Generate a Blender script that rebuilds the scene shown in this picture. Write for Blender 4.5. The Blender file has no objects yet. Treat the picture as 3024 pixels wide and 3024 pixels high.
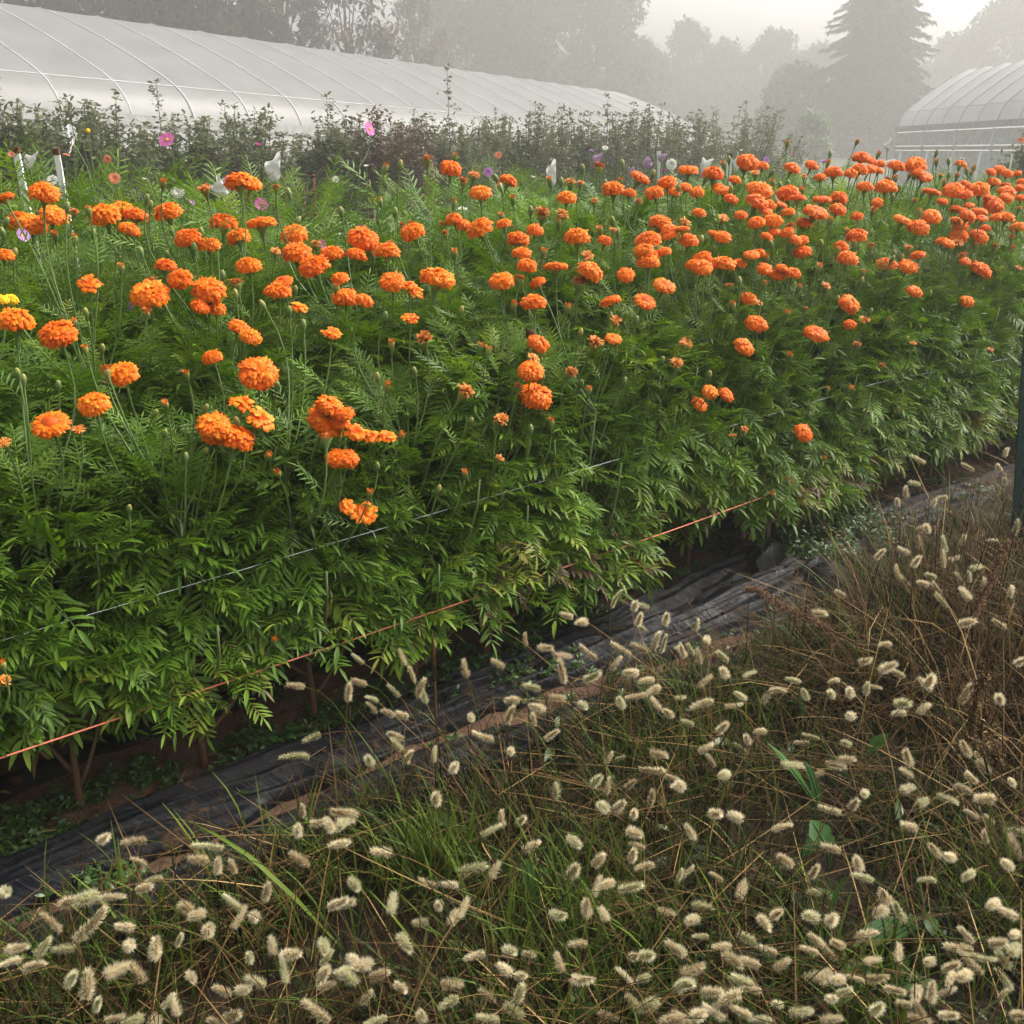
import bpy, math, random
import numpy as np
from mathutils import Vector, Matrix, Quaternion

rng = np.random.default_rng(7)
random.seed(7)
scene = bpy.context.scene
COL = scene.collection
R = math.radians

# ------------------------------------------------------------------ camera geometry
F_PX, C_PX = 3028.0, 1512.0
PITCH, CAM_H = R(22.0), 1.6
CP, SP = math.cos(PITCH), math.sin(PITCH)
CAM = np.array([0.0, 0.0, CAM_H])

def ray(px, py):
    r = (px - C_PX) / F_PX
    u = (C_PX - py) / F_PX
    return np.array([r, CP + u * SP, -SP + u * CP])

def on_plane(px, py, z=0.0):
    d = ray(px, py)
    return CAM + d * ((z - CAM_H) / d[2])

_A, _B = on_plane(0, 2579)[:2], on_plane(2848, 1383)[:2]
ROW = (_B - _A) / np.linalg.norm(_B - _A)            # direction of the planted row
NRM = np.array([-ROW[1], ROW[0]])                    # across the row, away from the path
N0 = float(NRM @ _A)

def an(p):
    return float(ROW @ p[:2]), float(NRM @ p[:2])

def xy(a, n):
    return ROW * a + NRM * n

def at_n(px, py, n):
    d = ray(px, py)
    return CAM + d * (n / float(NRM @ d[:2]))

_U = np.array([0.602, 0.796])
def ground(x, y):
    u = _U[0] * x + _U[1] * y
    s = np.maximum(0.0, u - 4.0)
    return -4.2 * (1.0 - np.exp(-0.072 * s / 4.2)) - 0.0 * u

# ------------------------------------------------------------------ mesh building
class MB:
    def __init__(self):
        self.v, self.f3, self.f4, self.m3, self.m4, self.t, self.n = [], [], [], [], [], [], 0
    def add(self, V, F3=None, F4=None, mat=0, tint=0.5):
        V = np.asarray(V, float).reshape(-1, 3)
        if F3 is not None and len(F3):
            F3 = np.asarray(F3, int).reshape(-1, 3)
            self.f3.append(F3 + self.n); self.m3.append(np.full(len(F3), mat))
        if F4 is not None and len(F4):
            F4 = np.asarray(F4, int).reshape(-1, 4)
            self.f4.append(F4 + self.n); self.m4.append(np.full(len(F4), mat))
        self.v.append(V)
        self.t.append(np.broadcast_to(np.asarray(tint, float), (len(V),)) if np.ndim(tint) < 2 else tint)
        self.n += len(V)
        return self
    def scatter(self, tpl, pos, rot, scl, mat=0, tint=None):
        """Copies of one template (V, F3, F4[, tint]) at pos (k,3), rot (k,3,3), scl (k,)."""
        V, F3, F4 = tpl[:3]
        base = tpl[3] if len(tpl) > 3 else np.full(len(V), 0.0)
        k, m = len(pos), len(V)
        if k == 0: return self
        W = np.einsum('kij,mj->kmi', rot, V) * np.asarray(scl).reshape(-1, 1, 1) + np.asarray(pos)[:, None, :]
        off = (np.arange(k) * m)[:, None, None]
        t = (np.full(k, 0.5) if tint is None else np.asarray(tint))[:, None] + base[None, :]
        f3 = (np.asarray(F3, int)[None] + off).reshape(-1, 3) if len(F3) else None
        f4 = (np.asarray(F4, int)[None] + off).reshape(-1, 4) if len(F4) else None
        return self.add(W.reshape(-1, 3), f3, f4, mat, t.reshape(-1))
    def tube(self, pts, rad, sides=5, mat=0, tint=0.5, cap=True):
        P = np.asarray(pts, float); n = len(P)
        rad = np.broadcast_to(np.asarray(rad, float), (n,))
        T = np.gradient(P, axis=0); T /= np.linalg.norm(T, axis=1)[:, None] + 1e-12
        ref = np.array([0.31, 0.17, 0.94]) if abs(T[0][2]) < 0.85 else np.array([0.94, 0.2, 0.1])
        A = np.cross(T, ref); A /= np.linalg.norm(A, axis=1)[:, None] + 1e-12
        Bn = np.cross(T, A)
        th = np.linspace(0, 2 * math.pi, sides, endpoint=False)
        V = (P[:, None, :] + rad[:, None, None] * (np.cos(th)[None, :, None] * A[:, None, :] + np.sin(th)[None, :, None] * Bn[:, None, :])).reshape(-1, 3)
        i = np.arange(n - 1)[:, None] * sides; j = np.arange(sides)[None, :]; j2 = (j + 1) % sides
        F = np.stack([i + j, i + j2, i + sides + j2, i + sides + j], -1).reshape(-1, 4)
        f3 = []
        if cap:
            V = np.vstack([V, P[:1], P[-1:]])
            e = (n - 1) * sides
            f3 = [[n * sides, (q + 1) % sides, q] for q in range(sides)] + [[n * sides + 1, e + q, e + (q + 1) % sides] for q in range(sides)]
        if np.ndim(tint) == 1:
            tint = np.repeat(np.asarray(tint, float), sides)
            if cap: tint = np.concatenate([tint, tint[:1], tint[-1:]])
        return self.add(V, f3, F, mat, tint)
    def lathe(self, prof, sides=10, M=None, mat=0, tint=0.5):
        prof = np.asarray(prof, float); n = len(prof)
        th = np.linspace(0, 2 * math.pi, sides, endpoint=False)
        V = np.stack([prof[:, None, 0] * np.cos(th), prof[:, None, 0] * np.sin(th), np.repeat(prof[:, 1:2], sides, 1)], -1).reshape(-1, 3)
        if M is not None: V = V @ M[:3, :3].T + M[:3, 3]
        i = np.arange(n - 1)[:, None] * sides; j = np.arange(sides)[None, :]; j2 = (j + 1) % sides
        F = np.stack([i + j, i + j2, i + sides + j2, i + sides + j], -1).reshape(-1, 4)
        t = np.repeat(np.broadcast_to(np.asarray(tint, float), (n,)), sides)
        return self.add(V, None, F, mat, t)
    def grid(self, X, mat=0, tint=0.5, close=False):
        X = np.asarray(X, float); a, b = X.shape[:2]
        i = np.arange(a - 1)[:, None] * b; j = np.arange(b - 1)[None, :]
        F = np.stack([i + j, i + j + 1, i + b + j + 1, i + b + j], -1).reshape(-1, 4)
        return self.add(X.reshape(-1, 3), None, F, mat, tint if np.ndim(tint) == 0 else np.asarray(tint).reshape(-1))
    def box(self, c, s, M=None, mat=0, tint=0.5):
        c = np.asarray(c, float); h = np.asarray(s, float) / 2
        V = np.array([[x, y, z] for x in (-1, 1) for y in (-1, 1) for z in (-1, 1)]) * h
        if M is not None: V = V @ np.asarray(M).T
        return self.add(V + c, None, [[0, 1, 3, 2], [4, 6, 7, 5], [0, 4, 5, 1], [2, 3, 7, 6], [0, 2, 6, 4], [1, 5, 7, 3]], mat, tint)
    def mesh(self, name, mats, smooth=True):
        me = bpy.data.meshes.new(name)
        V = np.vstack(self.v)
        f3 = np.vstack(self.f3) if self.f3 else np.zeros((0, 3), int)
        f4 = np.vstack(self.f4) if self.f4 else np.zeros((0, 4), int)
        me.vertices.add(len(V)); me.vertices.foreach_set('co', V.astype(np.float32).ravel())
        li = np.concatenate([f3.ravel(), f4.ravel()]).astype(np.int32)
        me.loops.add(len(li)); me.loops.foreach_set('vertex_index', li)
        st = np.concatenate([np.arange(len(f3)) * 3, len(f3) * 3 + np.arange(len(f4)) * 4]).astype(np.int32)
        me.polygons.add(len(st)); me.polygons.foreach_set('loop_start', st)
        mi = np.concatenate(self.m3 + self.m4).astype(np.int32) if (self.m3 or self.m4) else np.zeros(0, np.int32)
        for m in (mats if isinstance(mats, (list, tuple)) else [mats]): me.materials.append(m)
        me.polygons.foreach_set('material_index', mi)
        me.polygons.foreach_set('use_smooth', np.full(len(st), smooth))
        at = me.attributes.new('tint', 'FLOAT', 'POINT')
        at.data.foreach_set('value', np.concatenate(self.t).astype(np.float32))
        me.update(calc_edges=True)
        return me
    def build(self, name, mats, parent=None, smooth=True):
        return link(name, self.mesh(name, mats, smooth), parent)

def link(name, me, parent=None):
    o = bpy.data.objects.new(name, me); COL.objects.link(o)
    if parent is not None: o.parent = parent
    return o

def tag(o, label, cat, group=None):
    o['label'] = label; o['category'] = cat
    if group: o['group'] = group
    return o

def kind(o, k, label=None):
    o['kind'] = k
    if label: o['label'] = label
    return o

def thing(name, label, cat, loc=(0, 0, 0), group=None, rz=0.0):
    o = bpy.data.objects.new(name, None); COL.objects.link(o)
    o.empty_display_size = 0.05
    o.location = loc; o.rotation_euler = (0, 0, rz)
    return tag(o, label, cat, group)

ORD = ('first second third fourth fifth sixth seventh eighth ninth tenth eleventh twelfth thirteenth fourteenth fifteenth sixteenth '
       'seventeenth eighteenth nineteenth twentieth twenty-first twenty-second twenty-third twenty-fourth twenty-fifth twenty-sixth').split()
NUM = 'no one two three four five six seven eight nine ten eleven twelve thirteen fourteen fifteen sixteen seventeen eighteen nineteen twenty'.split()
def num(k): return NUM[k] if k < len(NUM) else 'over twenty'

def frames(X, roll=None):
    """Rotations whose first column is X, third as near to up as can be, then rolled."""
    X = X / (np.linalg.norm(X, axis=1)[:, None] + 1e-9)
    up = np.tile([0, 0, 1.0], (len(X), 1)); up[np.abs(X[:, 2]) > 0.97] = [1, 0, 0.1]
    Y = np.cross(up, X); Y /= np.linalg.norm(Y, axis=1)[:, None] + 1e-9
    Z = np.cross(X, Y)
    if roll is not None:
        c, s = np.cos(roll)[:, None], np.sin(roll)[:, None]
        Y, Z = c * Y + s * Z, -s * Y + c * Z
    return np.stack([X, Y, Z], -1)

def axis_rot(z, spin=0.0):
    z = Vector(z).normalized()
    return z.to_track_quat('Z', 'Y') @ Quaternion((0, 0, 1), spin)

def vnoise(x, y, seed=0):
    """Cheap smooth value noise on arrays, about -1..1."""
    x = np.asarray(x, float); y = np.asarray(y, float)
    xi, yi = np.floor(x).astype(np.int64), np.floor(y).astype(np.int64)
    fx, fy = x - xi, y - yi
    fx, fy = fx * fx * (3 - 2 * fx), fy * fy * (3 - 2 * fy)
    def h(a, b):
        k = (a * 374761393 + b * 668265263 + seed * 1442695041) & 0xffffffff
        k = ((k ^ (k >> 13)) * 1274126177) & 0xffffffff
        return ((k ^ (k >> 16)) & 0xffff) / 32767.5 - 1.0
    return (h(xi, yi) * (1 - fx) + h(xi + 1, yi) * fx) * (1 - fy) + (h(xi, yi + 1) * (1 - fx) + h(xi + 1, yi + 1) * fx) * fy

# ------------------------------------------------------------------ materials
def nodes(name):
    m = bpy.data.materials.new(name); m.use_nodes = True
    nt = m.node_tree
    return m, nt, nt.nodes['Principled BSDF'], nt.nodes['Material Output']

def ramp(nt, stops, fac):
    r = nt.nodes.new('ShaderNodeValToRGB')
    e = r.color_ramp.elements
    while len(e) < len(stops): e.new(0.5)
    for el, (p, c) in zip(e, stops):
        el.position = p; el.color = (*c, 1)
    nt.links.new(fac, r.inputs[0])
    return r.outputs[0]

def math_node(nt, op, a, b=None, clamp=False):
    n = nt.nodes.new('ShaderNodeMath'); n.operation = op; n.use_clamp = clamp
    for i, v in enumerate((a, b)):
        if v is None: continue
        if isinstance(v, (int, float)): n.inputs[i].default_value = v
        else: nt.links.new(v, n.inputs[i])
    return n.outputs[0]

def noise(nt, scale, detail=4, rough=0.6, coord='Object'):
    tc = nt.nodes.new('ShaderNodeTexCoord'); n = nt.nodes.new('ShaderNodeTexNoise')
    n.inputs['Scale'].default_value = scale; n.inputs['Detail'].default_value = detail; n.inputs['Roughness'].default_value = rough
    nt.links.new(tc.outputs[coord], n.inputs['Vector'])
    return n.outputs['Fac']

def bump(nt, bsdf, h, strength=0.4, dist=0.01):
    b = nt.nodes.new('ShaderNodeBump'); b.inputs['Strength'].default_value = strength; b.inputs['Distance'].default_value = dist
    nt.links.new(h, b.inputs['Height']); nt.links.new(b.outputs[0], bsdf.inputs['Normal'])

def plant_mat(name, stops, rough=0.45, trans=0.3, tcol=None, spec=0.5, objvar=0.25, nscale=0, nvar=0.0):
    """Colour by the per-leaf tint attribute, a little random per object, with light coming through."""
    m, nt, b, out = nodes(name)
    a = nt.nodes.new('ShaderNodeAttribute'); a.attribute_name = 'tint'
    oi = nt.nodes.new('ShaderNodeObjectInfo')
    f = math_node(nt, 'ADD', a.outputs['Fac'], math_node(nt, 'MULTIPLY', math_node(nt, 'SUBTRACT', oi.outputs['Random'], 0.5), objvar))
    if nscale:
        f = math_node(nt, 'ADD', f, math_node(nt, 'MULTIPLY', math_node(nt, 'SUBTRACT', noise(nt, nscale, 3), 0.5), nvar))
    f = math_node(nt, 'MAXIMUM', f, 0.0)
    c = ramp(nt, stops, f)
    nt.links.new(c, b.inputs['Base Color'])
    b.inputs['Roughness'].default_value = rough
    b.inputs['Specular IOR Level'].default_value = spec
    if trans:
        t = nt.nodes.new('ShaderNodeBsdfTranslucent')
        if tcol:
            mx = nt.nodes.new('ShaderNodeMix'); mx.data_type = 'RGBA'; mx.blend_type = 'MULTIPLY'; mx.inputs[0].default_value = 1
            nt.links.new(c, mx.inputs[6]); mx.inputs[7].default_value = (*tcol, 1)
            nt.links.new(mx.outputs[2], t.inputs[0])
        else: nt.links.new(c, t.inputs[0])
        mix = nt.nodes.new('ShaderNodeMixShader'); mix.inputs[0].default_value = trans
        nt.links.new(b.outputs[0], mix.inputs[1]); nt.links.new(t.outputs[0], mix.inputs[2])
        nt.links.new(mix.outputs[0], out.inputs['Surface'])
    return m

def flat_mat(name, c, rough=0.6, spec=0.5, nscale=20, var=0.25, bumps=0.0, metal=0.0):
    m, nt, b, out = nodes(name)
    f = noise(nt, nscale, 5)
    lo = tuple(x * (1 - var) for x in c); hi = tuple(min(1, x * (1 + var)) for x in c)
    nt.links.new(ramp(nt, [(0.3, lo), (0.7, hi)], f), b.inputs['Base Color'])
    b.inputs['Roughness'].default_value = rough; b.inputs['Specular IOR Level'].default_value = spec; b.inputs['Metallic'].default_value = metal
    if bumps: bump(nt, b, f, bumps, 0.01)
    return m

M = {}
M['leaf'] = plant_mat('marigold leaf', [(0.0, (.034, .074, .007)), (0.45, (.088, .178, .013)), (0.78, (.17, .28, .022)), (0.93, (.27, .28, .05)), (1.0, (.14, .075, .05))], .48, .32, (1.3, 1.3, .5), .32, .24)
M['stem'] = plant_mat('marigold stem', [(0.0, (.10, .035, .022)), (0.35, (.11, .07, .03)), (0.6, (.085, .15, .04)), (1.0, (.13, .21, .06))], .5, 0, None, .4, .1)
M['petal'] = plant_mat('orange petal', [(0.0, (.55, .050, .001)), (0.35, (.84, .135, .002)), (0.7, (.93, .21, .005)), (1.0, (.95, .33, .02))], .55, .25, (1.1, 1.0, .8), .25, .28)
M['faded'] = plant_mat('faded petal', [(0.0, (.36, .09, .012)), (0.5, (.60, .19, .025)), (1.0, (.70, .36, .10))], .6, .2, None, .2, .5)
M['yellow'] = plant_mat('yellow petal', [(0.0, (.75, .38, .004)), (0.6, (.88, .55, .01)), (1.0, (.92, .70, .06))], .55, .25, None, .25, .2)
M['calyx'] = plant_mat('calyx green', [(0.0, (.05, .12, .03)), (0.6, (.11, .18, .045)), (1.0, (.30, .26, .05))], .5, 0, None, .4, .25)
M['grass'] = plant_mat('green grass', [(0.0, (.010, .017, .004)), (0.5, (.032, .056, .008)), (1.0, (.13, .19, .020))], .6, .25, (1.2, 1.2, .5), .18, 0)
M['straw'] = plant_mat('dry grass', [(0.0, (.008, .004, .002)), (0.35, (.030, .016, .006)), (0.62, (.105, .060, .020)), (0.85, (.24, .15, .055)), (1.0, (.42, .29, .12))], .7, .15, None, .12, 0)
M['foxtail'] = plant_mat('foxtail bristle', [(0.0, (.36, .27, .13)), (0.5, (.72, .62, .40)), (1.0, (.90, .83, .62))], .6, .45, None, .2, .35)
M['foxgreen'] = plant_mat('green foxtail bristle', [(0.0, (.34, .32, .14)), (0.5, (.66, .62, .38)), (1.0, (.88, .84, .62))], .6, .45, None, .2, .3)
M['weed'] = plant_mat('low weed', [(0.0, (.018, .045, .012)), (0.5, (.045, .10, .02)), (1.0, (.11, .17, .04))], .4, .2, None, .5, 0)
M['dock'] = plant_mat('dock leaf', [(0.0, (.02, .055, .016)), (0.5, (.04, .115, .02)), (1.0, (.08, .20, .03))], .55, .25, None, .3, .3, 60, .3)
M['bush'] = plant_mat('bush leaf', [(0.0, (.075, .088, .045)), (0.6, (.15, .17, .085)), (1.0, (.23, .24, .11))], .75, .35, None, .12, .15)
M['rust_leaf'] = plant_mat('reddish bush leaf', [(0.0, (.06, .05, .028)), (0.6, (.13, .09, .045)), (1.0, (.24, .12, .05))], .5, .2, None, .35, .1)
M['bark'] = flat_mat('bark', (.06, .045, .035), .85, .2, 30, .4, .4)
M['tree'] = plant_mat('tree leaf', [(0.0, (.026, .036, .018)), (0.6, (.038, .052, .025)), (1.0, (.055, .065, .03))], .8, .5, None, .05, .2)
M['autumn'] = plant_mat('autumn leaf', [(0.0, (.03, .035, .018)), (0.6, (.07, .06, .03)), (1.0, (.20, .06, .03))], .55, .2, None, .3, .1)
M['needle'] = plant_mat('spruce needle', [(0.0, (.016, .028, .018)), (1.0, (.045, .062, .036))], .8, .35, None, .05, .1)
M['green'] = plant_mat('flower bed leaf', [(0.0, (.025, .06, .015)), (0.5, (.05, .12, .024)), (1.0, (.10, .19, .045))], .45, .25, (1.2, 1.2, .7), .45, .3)
M['deadhead'] = plant_mat('dead seed head', [(0.0, (.035, .016, .010)), (0.5, (.10, .05, .026)), (1.0, (.20, .11, .055))], .8, .05, None, .15, .3)
M['white_petal'] = plant_mat('white petal', [(0.0, (.66, .66, .56)), (1.0, (.82, .82, .76))], .55, .3, None, .2, .1)
M['pink_petal'] = plant_mat('pink petal', [(0.0, (.52, .08, .30)), (1.0, (.75, .22, .50))], .55, .3, None, .2, .3)
M['lilac_petal'] = plant_mat('lilac petal', [(0.0, (.42, .17, .52)), (1.0, (.62, .36, .66))], .55, .3, None, .2, .2)
M['coral_petal'] = plant_mat('coral petal', [(0.0, (.72, .18, .10)), (1.0, (.80, .42, .26))], .55, .3, None, .2, .2)
M['magenta_petal'] = plant_mat('magenta petal', [(0.0, (.30, .02, .14)), (1.0, (.50, .05, .28))], .55, .3, None, .2, .2)
M['disc'] = flat_mat('yellow flower disc', (.62, .36, .03), .7, .2, 300, .3)
M['bag'] = plant_mat('white organza', [(0.0, (.62, .62, .60)), (1.0, (.80, .80, .78))], .5, .45, None, .4, 0)
M['mauve_bag'] = plant_mat('mauve organza', [(0.0, (.42, .28, .42)), (1.0, (.60, .45, .58))], .5, .45, None, .4, 0)
M['white_paint'] = flat_mat('weathered white paint', (.74, .74, .72), .5, .4, 14, .12)
M['rust'] = flat_mat('rusty steel', (.10, .030, .018), .8, .3, 60, .45, .3)
M['postgreen'] = flat_mat('dark green post paint', (.008, .040, .034), .45, .5, 40, .35)
M['pink_twine'] = flat_mat('orange pink twine', (.66, .19, .11), .6, .3, 400, .25)
M['net'] = flat_mat('white netting cord', (.55, .57, .57), .45, .5, 100, .1)
M['wire'] = flat_mat('dull wire', (.16, .09, .06), .6, .4, 100, .3)

def proj(p):
    d = np.asarray(p, float) - CAM; f = d[1] * CP - d[2] * SP
    return C_PX + F_PX * d[0] / f, C_PX - F_PX * (d[1] * SP + d[2] * CP) / f
# ------------------------------------------------------------------ marigold bed
def H(n, a):
    """Height that the flower heads reach across the bed."""
    h = np.interp(n - N0, [-.16, -.1, -.02, .05, .3, .6, .9, 1.05], [.15, .5, .88, 1.0, 1.15, 1.24, 1.31, 1.30])
    return h + np.clip((a - 1.2) * .05, -.02, .12)

def leaflet(L, W, base, az, droop, fold=.25):
    """A narrow pointed leaflet folded on its midrib; leaves BASE at azimuth AZ in the leaf's plane."""
    s = np.array([.12, .48, .8]); w = np.array([.55, 1.0, .62]) * W / 2
    c, sn = math.cos(az), math.sin(az)
    pts = [(0, 0, 0)]
    for q, ww in zip(s, w):
        z = -droop * L * q * q
        for k in (-1, 0, 1): pts.append((q * L, k * ww, z + abs(k) * ww * fold))
    pts.append((L, 0, -droop * L))
    P = np.array(pts)
    P = np.stack([P[:, 0] * c - P[:, 1] * sn, P[:, 0] * sn + P[:, 1] * c, P[:, 2]], -1) + base
    F3 = [[0, 1, 2], [0, 2, 3], [7, 10, 8], [8, 10, 9]]
    F4 = [[1, 4, 5, 2], [2, 5, 6, 3], [4, 7, 8, 5], [5, 8, 9, 6]]
    return P, F3, F4

def pinnate(pairs, ll, lw, curl, droop, seed):
    g = np.random.default_rng(seed)
    V, F3, F4, T, n = [], [], [], [], 0
    xs = np.linspace(.24, .9, pairs)
    def add(P, a, b, t):
        nonlocal n
        V.append(P); F3.extend((np.array(a) + n).tolist()); F4.extend((np.array(b) + n).tolist()); T.extend([t] * len(P)); n += len(P)
    Rz = lambda x: -curl * x * x
    for i, x in enumerate(xs):
        k = .62 + .38 * math.sin(math.pi * (i + .7) / (pairs + .2))
        for s in (-1, 1):
            a, b, c = leaflet(ll * k * g.uniform(.85, 1.12), lw * k, (x + g.uniform(-.02, .02), 0, Rz(x)), s * g.uniform(.75, 1.05), droop * g.uniform(.4, 1.5), .3)
            add(a, b, c, g.uniform(-.08, .08))
    a, b, c = leaflet(ll * .95, lw * .95, (.95, 0, Rz(.95)), g.uniform(-.15, .15), droop + .3)
    add(a, b, c, 0)
    r = []
    for x in (0, .35, .7, .97): r += [(x, -.008, Rz(x)), (x, .008, Rz(x))]
    add(np.array(r), np.zeros((0, 3), int), [[0, 2, 3, 1], [2, 4, 5, 3], [4, 6, 7, 5]], .12)
    return np.vstack(V), np.array(F3), np.array(F4), np.array(T)

BIG = [pinnate(6, .42, .100, c, d, 10 + i) for i, (c, d) in enumerate([(.12, .12), (.3, .22), (.0, .1), (.4, .3)])]
MID = [pinnate(6, .42, .078, c, d, 20 + i) for i, (c, d) in enumerate([(.1, .1), (.28, .2), (.0, .12), (.38, .25)])]
FINE = [pinnate(5, .38, .05, c, d, 30 + i) for i, (c, d) in enumerate([(.1, .1), (.3, .2), (-.1, .1)])]

THREAD = [pinnate(7, .34, .020, c, d, 36 + i) for i, (c, d) in enumerate([(.1, .1), (.3, .2)])]

def scatter_leaves(mb, pos, out, size, kindof, tint, g):
    """Leaves at POS growing along OUT."""
    rot = frames(out, g.normal(0, .32, len(pos)))
    for fam, tpls in enumerate((BIG, MID, FINE, THREAD)):
        idx = np.nonzero(kindof == fam)[0]
        pick = g.integers(0, len(tpls), len(idx))
        for k, tp in enumerate(tpls):
            s = idx[pick == k]
            if len(s): mb.scatter(tp, pos[s], rot[s], size[s], 0, tint[s])

def foliage_mesh(count, topf, rad, g, front=True, lowgap=.1, face=0.0):
    """One bush in its own frame: x along the row, y across (towards -y = the path)."""
    mb = MB(); P, O, S, K, T = [], [], [], [], []
    tries = 0
    pos = np.stack([g.uniform(-rad, rad, count * 8), g.uniform(-rad * 1.05, rad, count * 8), np.zeros(count * 8)], -1)
    top = topf(pos[:, 1])
    pos[:, 2] = lowgap + (top - lowgap) * g.random(count * 8) ** .8
    rr = np.hypot(pos[:, 0], pos[:, 1]) / rad
    tz = (pos[:, 2] - lowgap) / np.maximum(top - lowgap, .05)
    lim = .75 + .35 * np.sin(math.pi * np.clip(tz * .95 + .05, 0, 1)) - .42 * np.clip(.26 - tz, 0, 1) / .26
    keep = (rr < lim) & (g.random(len(rr)) < (.25 + .75 * np.clip(rr / lim, 0, 1) ** 1.5) + (tz > .85)) & (pos[:, 2] > .05)
    if front: keep &= pos[:, 1] > -np.interp(tz, [0, .15, .4, .75, 1], [.02 + face, .05 + face, .14 + face * .5, .19, .2])
    pos = pos[keep][:count]; tz = tz[keep][:count]; rr = rr[keep][:count]
    out = np.stack([pos[:, 0], pos[:, 1], np.zeros(len(pos))], -1)
    out /= np.linalg.norm(out, axis=1)[:, None] + 1e-6
    out += g.normal(0, .38, out.shape)
    out[:, 2] = g.normal(-.30, .33, len(pos)) + 1.0 * (tz > .84) + .2 * (tz < .12)
    kd = np.where(tz < .5, 0, np.where(tz < .92, 1, 2)); sw = g.random(len(pos)) < .3
    kd = np.where(sw, np.clip(kd + g.integers(-1, 2, len(pos)), 0, 2), kd)
    size = np.array([.122, .105, .085])[kd] * g.uniform(.7, 1.25, len(pos)) * np.clip(.7 + 1.5 * tz, .7, 1)
    pos = pos - out / np.linalg.norm(out, axis=1)[:, None] * size[:, None] * .5
    pos[:, 2] = np.maximum(pos[:, 2], .07)
    tint = np.clip(g.normal(.42, .13, len(pos)) + .1 * (kd == 2), .05, .8)
    old = (pos[:, 2] < .45) & (g.random(len(pos)) < .30)
    tint = np.where(old, g.uniform(.72, .95, len(pos)), tint)
    tint = np.where((pos[:, 2] < .4) & (g.random(len(pos)) < .08), 1.0, tint)
    scatter_leaves(mb, pos, out, size, kd, tint, g)
    return mb

def bez(p0, p1, p2, p3, n=9):
    t = np.linspace(0, 1, n)[:, None]
    return (1 - t) ** 3 * p0 + 3 * t * (1 - t) ** 2 * p1 + 3 * t * t * (1 - t) * p2 + t ** 3 * p3

# --- flower heads, radius 1, axis +z
def petal_strip(g, th, az, wid, inner, tip_out, tint):
    """A broad frilled petal whose tip lies on the ball at elevation TH."""
    c, s = math.cos(az), math.sin(az)
    side = np.array([-s, c, 0.0])
    def at(r, t): return np.array([r * math.cos(t) * c, r * math.cos(t) * s, r * math.sin(t)])
    rows = [at(inner, th + .42), at(.84, th + .22), at(1.0 + tip_out, th + .04), at(1.03 + tip_out, th - .20)]
    ws = [wid * .35, wid * .8, wid, wid * .9]
    P = []
    for i, (p, w) in enumerate(zip(rows, ws)):
        n = p / (np.linalg.norm(p) + 1e-6)
        for k in (-1, -.33, .33, 1):
            P.append(p + side * w * k * .5 + n * ((.085 if k == (-.33 if i < 3 else .33) else -.045) + g.normal(0, .045)) * (i > 0) * (1.0 if i < 3 else 1.3))
    F = [[i * 4 + j, i * 4 + j + 1, i * 4 + j + 5, i * 4 + j + 4] for i in range(3) for j in range(3)]
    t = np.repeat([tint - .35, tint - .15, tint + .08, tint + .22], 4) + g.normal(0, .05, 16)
    return np.array(P), F, t

def pompon(seed, flat=.74, hollow=False):
    g = np.random.default_rng(seed); mb = MB()
    th_ = np.linspace(-.34, 1.44, 10)
    for i, th in enumerate(th_):
        m = max(5, int(22 * math.cos(th) ** .8))
        if hollow and i > 6: continue
        for k in range(m):
            az = (k + .5 * (i % 2) + g.uniform(-.3, .3)) / m * 2 * math.pi
            P, F, t = petal_strip(g, th + g.normal(0, .07), az, g.uniform(.29, .43), .34, g.normal(0, .075), g.uniform(.3, .7))
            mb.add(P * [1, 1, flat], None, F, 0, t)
    mb.lathe([(.03, -.28), (.66, -.2), (.70, .1), (.5, .38), (.02, .52)], 10, None, 0, .2)
    return mb

def rag(seed, n=46, flat=.5):
    """A fading head: narrow curled rays round a stubby brown centre."""
    g = np.random.default_rng(seed); mb = MB()
    for k in range(n):
        az = g.uniform(0, 2 * math.pi); th = g.uniform(-.1, 1.25); L = g.uniform(.75, 1.05) if th < .8 else g.uniform(.55, .75)
        c, s = math.cos(az), math.sin(az); side = np.array([-s, c, 0]) * g.uniform(.07, .13)
        q = []
        for f, w in ((.25, .5), (.65, .9), (1, 1.15)):
            e = th + .25 - .35 * f
            p = np.array([math.cos(e) * c, math.cos(e) * s, math.sin(e) * flat * 1.6]) * L * f
            p[2] += .05; q += [p - side * w, p + side * w]
        mb.add(np.array(q), None, [[0, 1, 3, 2], [2, 3, 5, 4]], 0, g.uniform(.2, .9))
    mb.lathe([(.05, -.15), (.42, -.1), (.5, .12), (.3, .3), (.02, .34)], 8, None, 0, .1)
    return mb

def loose(seed):
    """A flat young bloom of two rings of broad petals."""
    g = np.random.default_rng(seed); mb = MB()
    for ring, (m, th) in enumerate(((9, .02), (8, .42), (6, .85))):
        for k in range(m):
            az = (k + .5 * ring + g.uniform(-.2, .2)) / m * 2 * math.pi
            P, F, t = petal_strip(g, th + g.normal(0, .2), az, g.uniform(.45, .8), .15, g.normal(0, .16), g.uniform(.45, .85))
            mb.add(P * [1, 1, .6], None, F, 0, t)
    mb.lathe([(.05, -.15), (.4, -.1), (.45, .15), (.02, .25)], 8, None, 0, .25)
    return mb

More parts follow.
